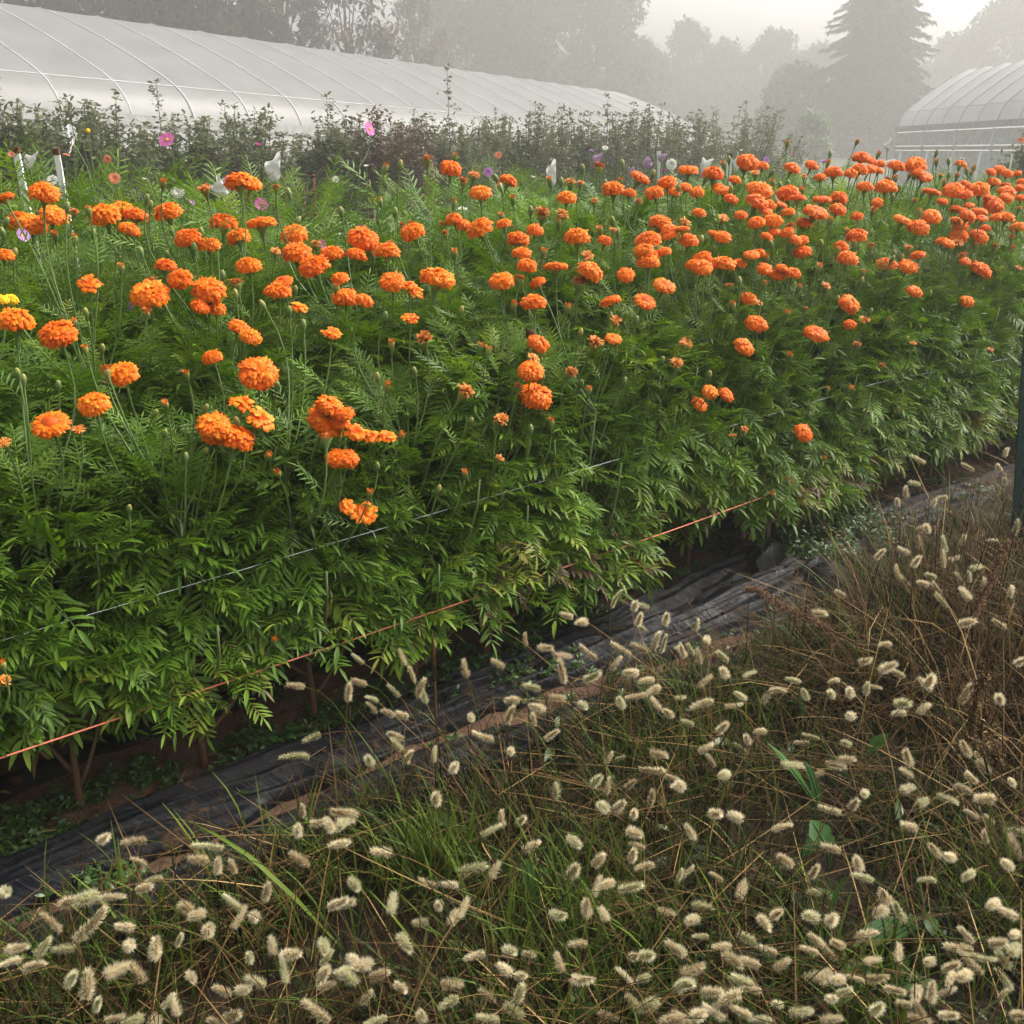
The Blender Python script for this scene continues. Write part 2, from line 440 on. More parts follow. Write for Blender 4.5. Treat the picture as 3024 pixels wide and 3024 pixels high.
def tuft(seed):
    """The orange brush that stands out of a half-opened bud; cup radius 1, mouth at z = 0."""
    g = np.random.default_rng(seed); mb = MB()
    for k in range(30):
        az = g.uniform(0, 6.283); r = g.uniform(.2, .95); L = g.uniform(.45, .95); w = .22
        p = np.array([r * math.cos(az), r * math.sin(az), -.1]); o = np.array([math.cos(az) * .35 * r, math.sin(az) * .35 * r, L])
        sd = np.array([-math.sin(az), math.cos(az), 0]) * w
        mb.add(np.array([p - sd, p + sd, p + o - sd * 1.1, p + o + sd * 1.1]), None, [[0, 1, 3, 2]], 0, g.uniform(.2, .9))
    mb.lathe([(.03, .38), (.6, .32), (.9, .05), (.9, -.1)], 8, None, 0, .3)
    return mb

def calyx_mb(prof, ribs=True):
    return MB().lathe(prof, 9, None, 0, np.linspace(1.0, .25, len(prof)))

ME = {}
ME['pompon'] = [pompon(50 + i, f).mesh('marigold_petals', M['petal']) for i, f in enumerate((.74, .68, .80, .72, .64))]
ME['flat'] = [pompon(60 + i, f, True).mesh('marigold_petals', M['petal']) for i, f in enumerate((.52, .46))]
ME['loose'] = [loose(65 + i).mesh('marigold_petals', M['petal']) for i in range(3)]
ME['rag'] = [rag(70 + i, n, f).mesh('faded_petals', M['faded']) for i, (n, f) in enumerate(((52, .5), (42, .35), (60, .6)))]
ME['yellow'] = [pompon(80).mesh('yellow_petals', M['yellow'])]
ME['tuft'] = [tuft(85 + i).mesh('bud_petals', M['faded']) for i in range(3)]
CUP = [(.50, -.08), (.52, -.16), (.46, -.34), (.30, -.62), (.15, -.95), (.09, -1.5), (.06, -2.0)]
ME['cup'] = calyx_mb(CUP).mesh('calyx', M['calyx'])
BUD_OPEN = [(.92, .12), (1.0, -.1), (1.05, -.6), (.92, -1.5), (.62, -2.4), (.32, -3.2), (.2, -4.6)]
ME['cup_open'] = calyx_mb(BUD_OPEN).mesh('calyx', M['calyx'])
BUD = [(.05, 1.0), (.45, .85), (.7, .4), (.95, -.3), (1.0, -1.1), (.75, -2.0), (.38, -2.9), (.2, -4.2)]
ME['bud'] = calyx_mb(BUD).mesh('bud', M['calyx'])

# --- every head read from the photograph: zoom window (x0, y0, scale), then x, y, width there
FL = []
def heads(x0, y0, s, kind_, txt):
    for w in txt.split():
        q = [float(t) for t in w.split(',')]
        wd = q[2] if len(q) > 2 else {'Y': 46, 'B': 34}[kind_] * s / 1.887
        FL.append((x0 + q[0] / s, y0 + q[1] / s, wd / s, kind_))
heads(0, 0, 1.887, 'F', '245,1080,150 25,1105,65 300,1205,140 100,1235,125 185,1250,145 585,1205,160 685,1170,120 755,1205,120 720,1283,115 935,1187,145 1335,1020,150 1400,1025,110 1245,1245,140 1455,1245,155 1050,1335,140 1165,1370,115 1330,1327,120 1640,1312,140 1655,1415,155 1850,1415,120 25,1425,60')
heads(0, 0, 1.887, 'H', '1140,1050,95 1540,1040,65 415,1180,60 1535,1400,60 1760,1360,70')
heads(0, 0, 1.887, 'Y', '490,1160 305,1300 415,1315 910,1010')
heads(0, 0, 1.887, 'B', '375,1140 520,1290 820,1095 840,1130 955,1275 85,1395 780,1385 930,1410 1120,1280 1665,1220 1605,1060 10,1280 40,1225 1080,1365')
heads(1000, 0, 1.887, 'F', '135,1335,160 415,1300,125 270,1405,130 785,1280,145 625,945,110 790,1078,115 945,1010,95 1330,1325,135 1530,1062,115 1680,990,105 1760,1080,95 1830,1020,95 1000,1340,115 1485,1345,75 1270,1105,100 1725,1345,135 1700,1400,100 1790,1250,115 1845,1290,95 1815,1400,65 640,1225,90 1020,1415,100 1750,1425,80 1620,1080,70 1095,1285,85 920,1250,50 690,1255,50 100,1425,110')
heads(1000, 0, 1.887, 'H', '1245,1195,100 1135,1190,110 1290,1015,80 755,975,75 695,1010,75 495,885,85 1450,930,85 1425,1120,65 1385,1430,85 285,1365,85 355,1255,60 595,1300,60 575,1250,50 1530,1280,45 1670,1125,60 1350,1020,50')
heads(1000, 0, 1.887, 'Y', '265,920 225,1110 650,865 1175,995 405,1245 895,1030 905,1195 645,1120 970,1100 1225,1225 1145,1395 1570,1000 1455,1270 185,1400 645,1400')
heads(1000, 0, 1.887, 'B', '345,905 315,1170 1360,930 1580,900 1485,1010 1755,960 1240,1000 870,980 1070,1160 1900,1030 1555,1280 1525,1220 10,1165')
Z = 3.513
heads(1950, 400, Z, 'F', '290,362,200 70,490,175 545,410,205 905,290,215 1060,322,125 1365,345,155 1570,313,135 1655,438,115 1795,392,185 1680,670,190 1850,655,170 1840,775,160 1610,800,245 1320,605,215 1425,650,165 1030,575,235 950,540,120 1000,700,220 730,665,140 650,570,160 600,545,90 775,468,125 400,810,135 835,832,95 995,908,170 1170,885,185 1100,790,130 645,1060,165 560,1020,80 290,1095,190 45,930,125 105,1035,160 230,970,140 40,1210,120 945,1240,160 1020,1230,80 435,1290,190 650,1345,240 430,1375,210 815,1340,140 330,1340,60 1475,1215,175 1490,915,165 1315,1010,90 1405,1090,100 1470,1090,70 1180,1010,90 1080,1390,150 1260,1385,120 1100,1060,80 1330,800,110 380,600,140 265,545,60 140,590,90 1140,720,90 1255,720,70 1870,1140,120 1890,1280,120')
heads(1950, 400, Z, 'H', '1120,610,160 655,860,130 250,905,160 1350,940,120 390,540,80 985,390,115 1490,420,70')
heads(1950, 400, Z, 'Y', '1320,65 650,280 840,310 480,430 1745,270 1165,470 1470,550 1100,1250 1655,1355 1770,860 1850,1170 1340,1110 1380,980')
heads(1950, 400, Z, 'B', '190,540 570,460 710,230 1170,370 1195,670 1765,175 970,770 735,540 430,1060 490,1070 550,1160 1145,1110 1800,690 1240,500 1325,480 1665,1100')
heads(2474, 400, Z, 'F', '240,240,170 355,280,80 445,300,60 225,360,160 135,400,125 345,350,90 420,370,85 610,325,170 805,315,205 890,430,180 830,390,90 280,540,165 490,540,190 560,560,90 410,700,100 980,590,165 1195,575,200 1325,620,135 1460,572,200 1275,300,110 1615,490,130 1675,365,130 1755,400,115 1855,400,90 1740,515,95 1325,515,100 1750,590,175 1745,655,135 1560,660,90 1610,725,200 1360,725,90 1465,790,160 1745,860,160 1900,655,80 1905,485,60 1890,550,100 670,880,175 830,965,215 975,845,185 1270,955,160 1250,1055,185 1460,1055,185 1075,1105,115 1150,1130,120 1530,965,80 1860,955,140 190,1055,200 100,1285,205 45,1160,90 500,1345,205 730,1365,180 830,1250,140 1465,1370,200 1345,845,150 1220,770,90 1290,585,40 1640,850,80 1085,690,80 1225,890,80 1590,385,70 1300,790,80 1400,830,90 1500,860,80 200,845,80 1320,1310,50')
heads(2474, 400, Z, 'H', '1670,790,120 1360,900,110 345,1135,125 1245,1115,130 1435,1130,110 1500,990,100 735,1160,110 1295,1240,120 1630,1145,120 1810,1045,110 1815,1165,90 1890,1375,90 370,775,120 100,980,70 1885,755,90 520,450,110 800,420,80 1390,380,70 1240,410,90 1070,410,60 800,680,90 205,55,90')
heads(2474, 400, Z, 'Y', '430,180 1025,260 1415,325 175,1100 850,770 1330,345 1105,480 600,430 755,400 890,580')
heads(2474, 400, Z, 'B', '1030,165 1150,250 1260,310 570,620 645,530 585,1210 575,1265 665,1250 1150,400')
heads(0, 768, 1.887, 'F', '85,345,185 325,420,185 285,918,190 525,808,165 685,637,160 1440,632,205 835,195,195 1165,172,175 1205,275,95 1115,260,40 1005,110,125 920,35,110 1385,38,130 1550,175,140 1750,40,160 1895,215,60 1330,375,110 1395,432,115 1185,547,95 1195,928,175 1310,1000,190 1825,895,200 1840,820,150 1880,1105,130 1180,990,60 1895,105,90 1580,120,100')
heads(0, 768, 1.887, 'L', '1450,890,150 1350,800,130 495,135,120 1850,415,100 1665,270,100')
heads(0, 768, 1.887, 'W', '60,222,75 5,225,40')
heads(0, 768, 1.887, 'H', '25,1020,80 440,945,85 815,290,80 1815,990,110 590,612,90 1315,122,115 845,112,110')
heads(0, 768, 1.887, 'Y', '410,335 470,485 920,795 1035,625 1155,200 1875,145 1500,1085 1545,1180 675,30')
heads(0, 768, 1.887, 'B', '130,650 325,685 570,480 475,280 1150,815 920,955 870,845 1035,1085 1150,1055 720,1375 1455,235 1310,175 1690,345 1610,270 1645,155 95,615 1315,885 1545,690 1240,70')
heads(1000, 768, 1.887, 'F', '550,110,180 45,210,120 140,230,90 300,125,130 910,122,130 1210,40,125 1085,240,135 1110,470,115 1070,620,135 1095,765,170 1400,70,135 1515,230,115 1705,232,120 1600,85,90 1815,145,120 1725,15,120 30,860,100 10,910,60 50,1110,115 1050,35,100 1530,440,90 1110,130,50')
heads(1000, 768, 1.887, 'L', '180,985,90 270,990,90 95,965,70 45,1380,85 145,1415,140 400,330,85 430,180,80 390,145,60')
heads(1000, 768, 1.887, 'H', '1085,548,85 705,735,120 1345,120,120 1545,340,75 1010,100,95 475,437,110 1430,460,105 1295,625,85 1880,575,85 905,890,95 1000,700,45 895,1105,50 1920,465,50')
heads(1000, 768, 1.887, 'Y', '980,240 1280,255 295,455 795,475 275,690 355,970 705,1180 175,1290 835,490 1185,890 1395,715')
heads(1000, 768, 1.887, 'B', '685,270 260,300 215,640 420,610 740,890 215,1140 1350,395 1660,325 1355,680 1135,640 1070,930 560,1265 545,75 940,80 1515,300 1595,665 1805,550')
heads(2000, 768, 1.887, 'F', '645,75,80 1685,60,120 1320,178,85 1610,233,75 955,250,110 395,220,95 440,357,120 370,485,110 775,413,130 180,738,85 270,752,90 120,805,90 700,965,105 960,360,55 560,85,85')
heads(2000, 768, 1.887, 'H', '830,143,65 50,468,85 1000,470,60 1045,335,70 10,580,50 1140,590,50 375,943,55 310,980,35 715,268,45 490,125,50 455,240,45 290,140,45 1315,465,40 1745,500,35 1900,45,40')
heads(2000, 768, 1.887, 'Y', '310,240 630,525 530,1300 615,290 1185,325 970,710 795,25 1040,65 685,145 840,710,28 825,1100,28')
heads(2000, 768, 1.887, 'B', '1030,105 895,210 1080,280 1410,180 345,105 1280,435 180,630')
heads(0, 2000, 3.773, 'H', '40,45,90')
heads(0, 1500, 1.887, 'Y', '1530,730,26 10,860,36')

def flower_depth(px, py):
    """Where this line of sight first dips below the tops of the plants."""
    d = ray(px, py)
    for n in np.arange(N0 - .16, N0 + 1.0, .02):
        p = at_n(px, py, n)
        if p[2] < H(n, an(p)[0]): return n
    return N0 + random.uniform(.45, .95)

g0 = np.random.default_rng(11)
placed = []
for (px, py, w, k) in FL:
    n = flower_depth(px, py)
    n = float(np.clip(n + g0.normal(0, .03), N0 - .17, N0 + 1.0))
    if py > 820: n -= .045 * min(1.0, (py - 820) / 200)
    p = at_n(px, py, n); t = n / float(NRM @ ray(px, py)[:2])
    D = .96 * w / F_PX * t
    cap = {'F': (.042, .098), 'H': (.03, .062), 'L': (.04, .07), 'W': (.03, .05), 'Y': (.017, .024), 'B': (.0125, .018)}[k]
    if k in 'FLW' and D > cap[1]:                     # nearer than the surface guess
        n2 = max(N0 - .17, n * cap[1] / D); p = at_n(px, py, n2); D *= n2 / n
    D = float(np.clip(D, *cap))
    placed.append([p, D, k, an(p)])

# --- plants
ROWS = [(N0 + .08, .31, 'front'), (N0 + .46, .36, 'middle'), (N0 + .84, .36, 'back')]
plants = []
for ri, (rn, sp, rname) in enumerate(ROWS):
    a = (.18 if ri == 0 else .30 + .12 * ri) + .0
    amax = (6.3, 7.3, 8.3)[ri]
    k = 0
    while a < amax:
        plants.append(dict(a=a + g0.normal(0, .02), n=rn + g0.normal(0, .025), row=ri, rname=rname, k=k, heads=[]))
        a += sp; k += 1
for ri, (rn, sp, rname) in enumerate(ROWS):                  # two more bushes per row, just past the frame edge
    first = min(p_['a'] for p_ in plants if p_['row'] == ri)
    for e_ in (1, 2): plants.append(dict(a=first - sp * e_, n=rn + g0.normal(0, .02), row=ri, rname=rname, k=40 + e_, heads=[]))
for h in placed:
    (a, n) = h[3]
    best = min([p_ for p_ in plants if p_['k'] < 40], key=lambda q: ((q['a'] - a) ** 2 + ((q['n'] - n) * 1.0) ** 2))
    best['heads'].append(h)

ROT = Matrix(((ROW[0], NRM[0], 0), (ROW[1], NRM[1], 0), (0, 0, 1))).to_4x4()
RZ = math.atan2(ROW[1], ROW[0])
R3 = np.array(ROT.to_3x3())
shared = []
for i in range(6):
    g = np.random.default_rng(200 + i)
    shared.append(foliage_mesh(700, lambda y: 1.02 + 0 * y, .28, g).mesh('marigold_foliage', M['leaf']))
n_head = 0
for q in plants:
    g = np.random.default_rng(int(1000 + q['row'] * 100 + q['k']))
    x, y = xy(q['a'], q['n'])
    base = np.array([x, y, float(ground(x, y))])
    nb = sum(1 for h in q['heads'] if h[2] in 'FLW'); nf = sum(1 for h in q['heads'] if h[2] == 'H'); nu = sum(1 for h in q['heads'] if h[2] in 'YB')
    if q['k'] > 40 and q['a'] < .1:
        for f_ in range(4):
            a_, n_ = q['a'] + g.uniform(-.12, .1), q['n'] + g.uniform(-.12, .12); P_ = xy(a_, n_)
            if proj([*P_, 1.1])[0] < -60: q['heads'].append([np.array([*P_, float(H(n_, a_)) + g.uniform(-.04, .06)]), g.uniform(.055, .08), 'F', (a_, n_)])
    where = {0: 'in the row beside the soil and black plastic', 1: 'in the middle row of the bed', 2: 'in the rear row towards the cosmos'}[q['row']]
    ok = q['k'] if q['k'] < 40 else 0
    lab = f"{ORD[ok]} marigold bush from the near end {where}"
    if q['row'] == 0: lab = f"marigold bush {ORD[ok]} from the near end of the row edging the bare soil"
    
    if q['k'] > 40: lab = f"marigold bush {'just' if q['k'] == 41 else 'farther'} past the frame edge at the near end of the {q['rname']} row"
    t = thing('marigold_plant', lab, 'marigold', base, 'orange marigolds planted in a bed', RZ)
    inv = R3.T
    loc = lambda p: inv @ (np.asarray(p) - base)
    stem = MB()
    # main stem and branches
    zf = float(H(q['n'], q['a'])) - .30
    lean = g.normal(0, .03, 2)
    fork = np.array([lean[0] * .3, lean[1] * .3, g.uniform(.05, .1)])
    top = np.array([lean[0], lean[1], zf])
    stem.tube(bez(np.array([0, 0, -.03]), np.array([0, 0, .1]), fork + [0, 0, .15], top, 9), np.linspace(.0105, .004, 9), 6, 0, np.linspace(.08, .6, 9))
    br = []
    for b in range(7):
        az = b * 2.4 + g.uniform(-.4, .4); z0 = fork[2] + .06 * b * g.uniform(.6, 1.2); r = g.uniform(.12, .22)
        e = np.array([math.cos(az) * r, math.sin(az) * r, min(zf, z0 + g.uniform(.25, .5))])
        s0 = np.array([lean[0], lean[1], 0]) * (z0 / zf) + [0, 0, z0]
        P = bez(s0, s0 + (e - s0) * [.5, .5, .2], e - [0, 0, .15], e, 7)
        stem.tube(P, np.linspace(.0065, .003, 7), 5, 0, np.linspace(.15, .6, 7)); br.append(e)
    br.append(top)
    # foliage
    hvar, wvar = g.normal(0, .045), g.uniform(.88, 1.1)
    if q['row'] == 0:
        fol = foliage_mesh(820, lambda yy: np.array([float(H(q['n'] + v, q['a'])) for v in yy]) - .13 + hvar, .235 * wvar, g, lowgap=float(g.uniform(.17, .27) - np.interp(q['a'], [1.3, 2.4], [0, .11])), face=float(np.interp(q['a'], [1.3, 2.4], [0, .05])))
    else: fol = None
    fs = fol if fol is not None else MB()
    LP, LO = [], []
    heads_here = []
    for (p, D, k, _an) in q['heads']:
        L = loc(p)
        toward = np.array([0, -1, 0]) * (.35 if p[2] < 1.0 else .1)
        if k in 'L': toward *= 2.2
        ax = np.array([g.normal(0, .22), g.normal(0, .22), 1.0]) + toward
        ax /= np.linalg.norm(ax)
        e = min(br, key=lambda v: np.linalg.norm(v[:2] - L[:2]) + .5 * abs(v[2] - (L[2] - .3)))
        rad = D / 2
        low = {'F': 2.0, 'H': 2.0, 'L': 2.0, 'W': 2.0, 'Y': 4.6, 'B': 4.2}[k] * rad * (.95 if k in 'FHLW' else 1)
        s1 = L - ax * low
        d = s1 - e; ln = np.linalg.norm(d)
        if e[2] > s1[2] - .05: e = np.array([e[0], e[1], max(.15, s1[2] - .3)])
        zb = float(np.clip(s1[2] - g.uniform(.26, .36), .12, zf)); e = top * (zb / zf) if zb > fork[2] + .15 else fork + [0, 0, .08]
        P = bez(e, np.array([s1[0] * .35, s1[1] * .35, max(e[2], s1[2] - .22)]), s1 - ax * min(.16, ln * .45), s1 + ax * .004, 9)
        stem.tube(P, np.linspace(.0028, .0022, 9), 4, 0, np.clip(np.linspace(.6, .9, 9) + g.normal(0, .1), 0, 1), False)
        for f in (3, 5, 6):
            LP.append(P[f]); LO.append([g.normal(0, .6), g.normal(0, .6), .6])
        heads_here.append((L, ax, rad, k))
    if LP:
        LP, LO = np.array(LP), np.array(LO)
        scatter_leaves(fs, LP, LO, g.uniform(.05, .095, len(LP)), np.full(len(LP), 2), np.clip(g.normal(.5, .12, len(LP)), .1, .78), g)
    if fol is not None: fs.build('foliage', M['leaf'], t)
    else:
        o = link('foliage', shared[g.integers(0, 6)], t)
        o.rotation_euler = (0, 0, g.uniform(0, 6.28)); o.scale = (1, 1, (float(H(q['n'], q['a'])) - .14) / 1.02)
        if fs.n: fs.build('stalk_leaves', M['leaf'], t)
    stem.build('stem', M['stem'], t)
    for (L, ax, rad, k) in heads_here:
        n_head += 1
        quat = axis_rot(ax, g.uniform(0, 6.28))
        def put(name, me, parent, s, zs=1.0):
            o = link(name, me, parent); o.rotation_mode = 'QUATERNION'; o.rotation_quaternion = quat; o.location = L; o.scale = (s, s, s * zs); return o
        def sub(name, me, parent, s=(1, 1, 1)):
            o = link(name, me, parent); o.scale = s; return o
        if k in 'FLWH':
            fam = {'F': 'pompon', 'L': 'loose', 'W': 'yellow', 'H': 'rag'}[k]
            if k == 'F' and g.random() < .15: fam = 'flat'
            f = put('faded_flower' if k == 'H' else 'flower', ME[fam][g.integers(0, len(ME[fam]))], t, rad)
            if k == 'W': f['label'] = 'yellow bloom'
            sub('calyx', ME['cup'], f, (.9, .9, 1) if k != 'H' else (1.15, 1.15, 1.3))
        elif k == 'Y':
            f = put('opening_bud', ME['cup_open'], t, rad * .8)
            sub('petal_tuft', ME['tuft'][g.integers(0, 3)], f)
        else:
            put('bud', ME['bud'], t, rad)
print('plants', len(plants), 'heads', n_head)
# ------------------------------------------------------------------ soil, plastic, twine, netting, posts
_ba = [-.5, .25, .7, 1.3, 2.1, 2.84, 3.3, 3.66, 4.6, 7, 9]
_bn = [-.34, -.33, -.33, -.31, -.46, -.50, -.40, -.27, -.24, -.26, -.3]
def edge_n(a): return N0 + np.interp(a, _ba, _bn)             # the weedy grass starts on this side of it

def axis_coords(lo, hi, step, far):
    core = np.arange(lo, hi, step); out = []; x, s = hi, step
    while x < far: out.append(x); s *= 1.17; x += s
    inn = []; x, s = lo - step, step
    while x > -far: inn.append(x); s *= 1.17; x -= s
    return np.concatenate([[-far - 2], inn[::-1], core, out, [far + 2]])
gx, gy = np.meshgrid(axis_coords(-2.3, 4.2, .026, 165), axis_coords(.8, 6.4, .026, 165), indexing='ij')
gz = ground(gx, gy)
ga = ROW[0] * gx + ROW[1] * gy; gn = NRM[0] * gx + NRM[1] * gy
fade = np.clip((9 - np.hypot(gx, gy - 3)) / 3, 0, 1)
gz = gz + fade * (.012 * vnoise(gx * 5, gy * 5, 1) + .008 * vnoise(gx * 13, gy * 13, 2) + .006 * vnoise(gx * 29, gy * 29, 3))
gz = gz + .02 * np.exp(-((gn - N0 - .4) / .35) ** 2) * fade
litter = np.clip((edge_n(ga) + .06 * vnoise(gx * 6, gy * 6, 5) - gn) / .08, 0, 1)
turf = np.clip((gn - N0 - 1.6) / .4, 0, 1)
gt = np.where(turf > 0, .5 + .5 * turf, .45 * litter)
def soil_mat():
    m, nt, b, out = nodes('field soil')
    a = nt.nodes.new('ShaderNodeAttribute'); a.attribute_name = 'tint'
    n1 = noise(nt, 9, 8, .7); n2 = noise(nt, 70, 6, .7)
    f = math_node(nt, 'ADD', math_node(nt, 'MULTIPLY', n1, .5), math_node(nt, 'MULTIPLY', n2, .5))
    soil = ramp(nt, [(.30, (.038, .019, .011)), (.5, (.10, .053, .031)), (.70, (.19, .105, .062))], f)
    lit = ramp(nt, [(.3, (.009, .006, .004)), (.7, (.045, .03, .015))], f)
    tf = ramp(nt, [(.3, (.03, .04, .015)), (.7, (.08, .085, .035))], f)
    def mixc(fac, c1, c2):
        mx = nt.nodes.new('ShaderNodeMix'); mx.data_type = 'RGBA'; nt.links.new(fac, mx.inputs[0]); nt.links.new(c1, mx.inputs[6]); nt.links.new(c2, mx.inputs[7]); return mx.outputs[2]
    k1 = math_node(nt, 'MULTIPLY', a.outputs['Fac'], 2.2, True)
    k2 = math_node(nt, 'MULTIPLY', math_node(nt, 'SUBTRACT', a.outputs['Fac'], .5), 2.0, True)
    nt.links.new(mixc(k2, mixc(k1, soil, lit), tf), b.inputs['Base Color'])
    b.inputs['Roughness'].default_value = .8; b.inputs['Specular IOR Level'].default_value = .3
    bump(nt, b, f, .9, .02)
    return m
kind(MB().grid(np.stack([gx, gy, gz], -1), 0, gt).build('ground', soil_mat()), 'structure', 'reddish brown field soil')

def gnd(a, n):
    p = xy(a, n); return float(ground(p[0], p[1]))

def plastic_mat():
    m, nt, b, out = nodes('black mulch plastic')
    tc = nt.nodes.new('ShaderNodeTexCoord'); mp = nt.nodes.new('ShaderNodeMapping')
    mp.inputs['Rotation'].default_value = (0, 0, -RZ); mp.inputs['Scale'].default_value = (3, 85, 10)
    nt.links.new(tc.outputs['Object'], mp.inputs[0])
    n = nt.nodes.new('ShaderNodeTexNoise'); n.inputs['Scale'].default_value = 1.0; n.inputs['Detail'].default_value = 7; n.inputs['Roughness'].default_value = .62; n.inputs['Distortion'].default_value = .6
    nt.links.new(mp.outputs[0], n.inputs['Vector'])
    dirt = noise(nt, 11, 7, .7)
    c = ramp(nt, [(.47, (.006, .007, .009)), (.60, (.012, .011, .011)), (.68, (.07, .038, .022))], dirt)
    nt.links.new(c, b.inputs['Base Color'])
    rr = nt.nodes.new('ShaderNodeMapRange'); rr.inputs[1].default_value = .4; rr.inputs[2].default_value = .75; rr.inputs[3].default_value = .24; rr.inputs[4].default_value = .8
    nt.links.new(dirt, rr.inputs[0]); nt.links.new(rr.outputs[0], b.inputs['Roughness'])
    b.inputs['Specular IOR Level'].default_value = .09
    bump(nt, b, n.outputs['Fac'], .45, .012)
    return m
M['plastic'] = plastic_mat()

def sheet(a0, a1, up, lo, seed, na=220, nn=44, amp=1.0):
    a = np.linspace(a0, a1, na)[:, None]; s = np.linspace(0, 1, nn)[None, :]
    u = N0 + np.vectorize(up)(a); l = N0 + np.vectorize(lo)(a)
    n = u + (l - u) * s + .016 * vnoise(a * 3, s * 2 + 7, seed) + .012 * vnoise(a * 9, s * 3, seed + 1) + .005 * vnoise(a * 26, s * 3, seed + 6)
    aa = a + 0 * s
    nw = n + .05 * vnoise(aa * 1.1, n * 3, seed + 7) + .022 * vnoise(aa * 3.3, n * 7, seed + 8) + .03 * aa
    z = .014 + amp * (.024 * (1 - 2 * np.abs(vnoise(aa * .7 + n * 2, nw * 19, seed + 2))) + .013 * (1 - 2 * np.abs(vnoise(aa * 1.3 - n * 5, nw * 43, seed + 3))) + .006 * (1 - 2 * np.abs(vnoise(aa * 6 + n * 31, n * 17 - aa * 3, seed + 5))) + .010 * vnoise(aa * 2.2 + n * 3, n * 6 - aa, seed + 4))
    z = z * np.clip(np.minimum(s, 1 - s) * 9, 0, 1) ** .6 - .012 * (np.minimum(s, 1 - s) < .015)
    P = ROW[None, None, :] * aa[..., None] + NRM[None, None, :] * n[..., None]
    return np.concatenate([P, (ground(P[..., 0], P[..., 1]) + np.maximum(z, -.02) + .012)[..., None]], -1)

t = thing('plastic_mulch', 'crumpled black plastic mulch sheet, near length running along the bare soil', 'plastic sheet', (*xy(1, N0 - .2), 0), 'lengths of black plastic mulch')
def pchild(name, mb, mat=None):
    o = mb.build(name, mat or M['plastic'], t); o.location = -np.array(t.location); return o
up1 = lambda a: float(np.interp(a, [-1, 0, 2.7, 2.95], [0, 0, .01, .05]))
lo1 = lambda a: float(np.interp(a, [-1, .9, 1.25, 1.9, 2.5, 2.9], [-.175, -.175, -.18, -.25, -.41, -.38]))
pchild('sheet', MB().grid(sheet(-.8, 2.92, up1, lo1, 30, 300, 56)))
fold = sheet(2.80, 2.99, lambda a: .06, lambda a: -.42, 35, 14, 50, 1.2)
fold[..., 2] += .055 * np.sin(np.linspace(0, math.pi, 14))[:, None] * (.4 + .6 * np.abs(vnoise(np.zeros(50), np.linspace(0, 5, 50), 9)))[None, :]
pchild('folded_end', MB().grid(fold))
t = thing('plastic_mulch', 'narrow outer strip of black plastic disappearing under the weedy grass', 'plastic sheet', (*xy(.6, N0 - .3), 0), 'lengths of black plastic mulch')
pchild('sheet', MB().grid(sheet(-.8, 2.4, lambda a: float(np.interp(a, [0, 1.2, 1.9, 2.4], [-.27, -.27, -.35, -.50])), lambda a: float(np.interp(a, [0, 1.2, 1.9, 2.4], [-.40, -.42, -.50, -.60])), 40, 220, 28)))
t = thing('plastic_mulch', 'far length of greyish black plastic beyond the weed patch', 'plastic sheet', (*xy(4.5, N0 - .3), 0), 'lengths of black plastic mulch')
pchild('sheet', MB().grid(sheet(3.12, 8.5, lambda a: .0, lambda a: -.52, 50, 260, 50)))
# buried far edge of the mulch, showing behind the first stems
aa = np.linspace(-.6, 8, 260); prof = np.array([(-.035, 0), (-.02, .022), (0, .034), (.02, .03), (.035, .0)])
G = np.zeros((260, 5, 3))
for j, (dn, dz) in enumerate(prof):
    nn_ = N0 + .285 + dn + .008 * vnoise(aa * 4, aa * 0 + j, 61) - .05 * np.clip(aa - 2.6, 0, 1)
    P = ROW[None] * aa[:, None] + NRM[None] * nn_[:, None]
    G[:, j, :2] = P; G[:, j, 2] = ground(P[:, 0], P[:, 1]) + dz * (1 + .5 * vnoise(aa * 6, aa * 0 + j, 62)) + .008
tag(MB().grid(G).build('plastic_edge', M['plastic']), 'thin raised edge of black plastic running behind the first marigold stems', 'plastic sheet')

def cord(name, pts, r, mat, sides=5):
    return MB().tube(pts, r, sides).build(name, mat)
aa = np.linspace(-.8, 8.2, 90)
_px = np.linspace(-900, 3900, 120)
_py = np.interp(_px, [-900, 0, 1024, 1991, 2363, 2900, 3900], [2545, 2239, 1895, 1564, 1428, 1270, 990])
_pn = N0 + np.interp(_px, [0, 350, 700, 2250, 2420, 2800, 3000], [-.10, -.085, -.105, -.12, -.03, .02, .0])
tw = np.array([at_n(x, y, n) for x, y, n in zip(_px, _py, _pn)])
tag(cord('twine', tw, .0023, M['pink_twine']), 'orange pink twine stretched low along the front of the marigolds', 'twine')

mb = MB(); g = np.random.default_rng(5)
na_, nb_ = 60, 7
A_ = np.linspace(-.7, 8.2, na_); NN = np.linspace(N0 - .045, N0 + 1.0, nb_)
K = np.zeros((na_, nb_, 3))
for i, a in enumerate(A_):
    for j, n in enumerate(NN):
        p = xy(a + g.normal(0, .012) * (j > 0), n + g.normal(0, .01) * (j > 0))
        K[i, j] = (*p, gnd(a, n) + .575 + g.normal(0, .012) * (j > 0))
def sag(p, q): 
    m = (p + q) / 2 - [0, 0, .006]; return np.array([p, m, q])
for j in range(nb_):
    mb.tube(K[:, j], .0009 if j == 0 else .0008, 4)
for i in range(na_):
    for j in range(nb_ - 1): mb.tube(sag(K[i, j], K[i, j + 1]), .0011, 3)
    kk = K[i, 0]
    if i % 4 == 1: mb.tube(np.array([kk, kk + [.008, -.012, -.012], kk + [.012, -.014, -.022 - .012 * (i % 3)]]), .0009, 3)
tag(mb.build('trellis_netting', M['net']), 'white square trellis netting strung level through the marigolds', 'netting')

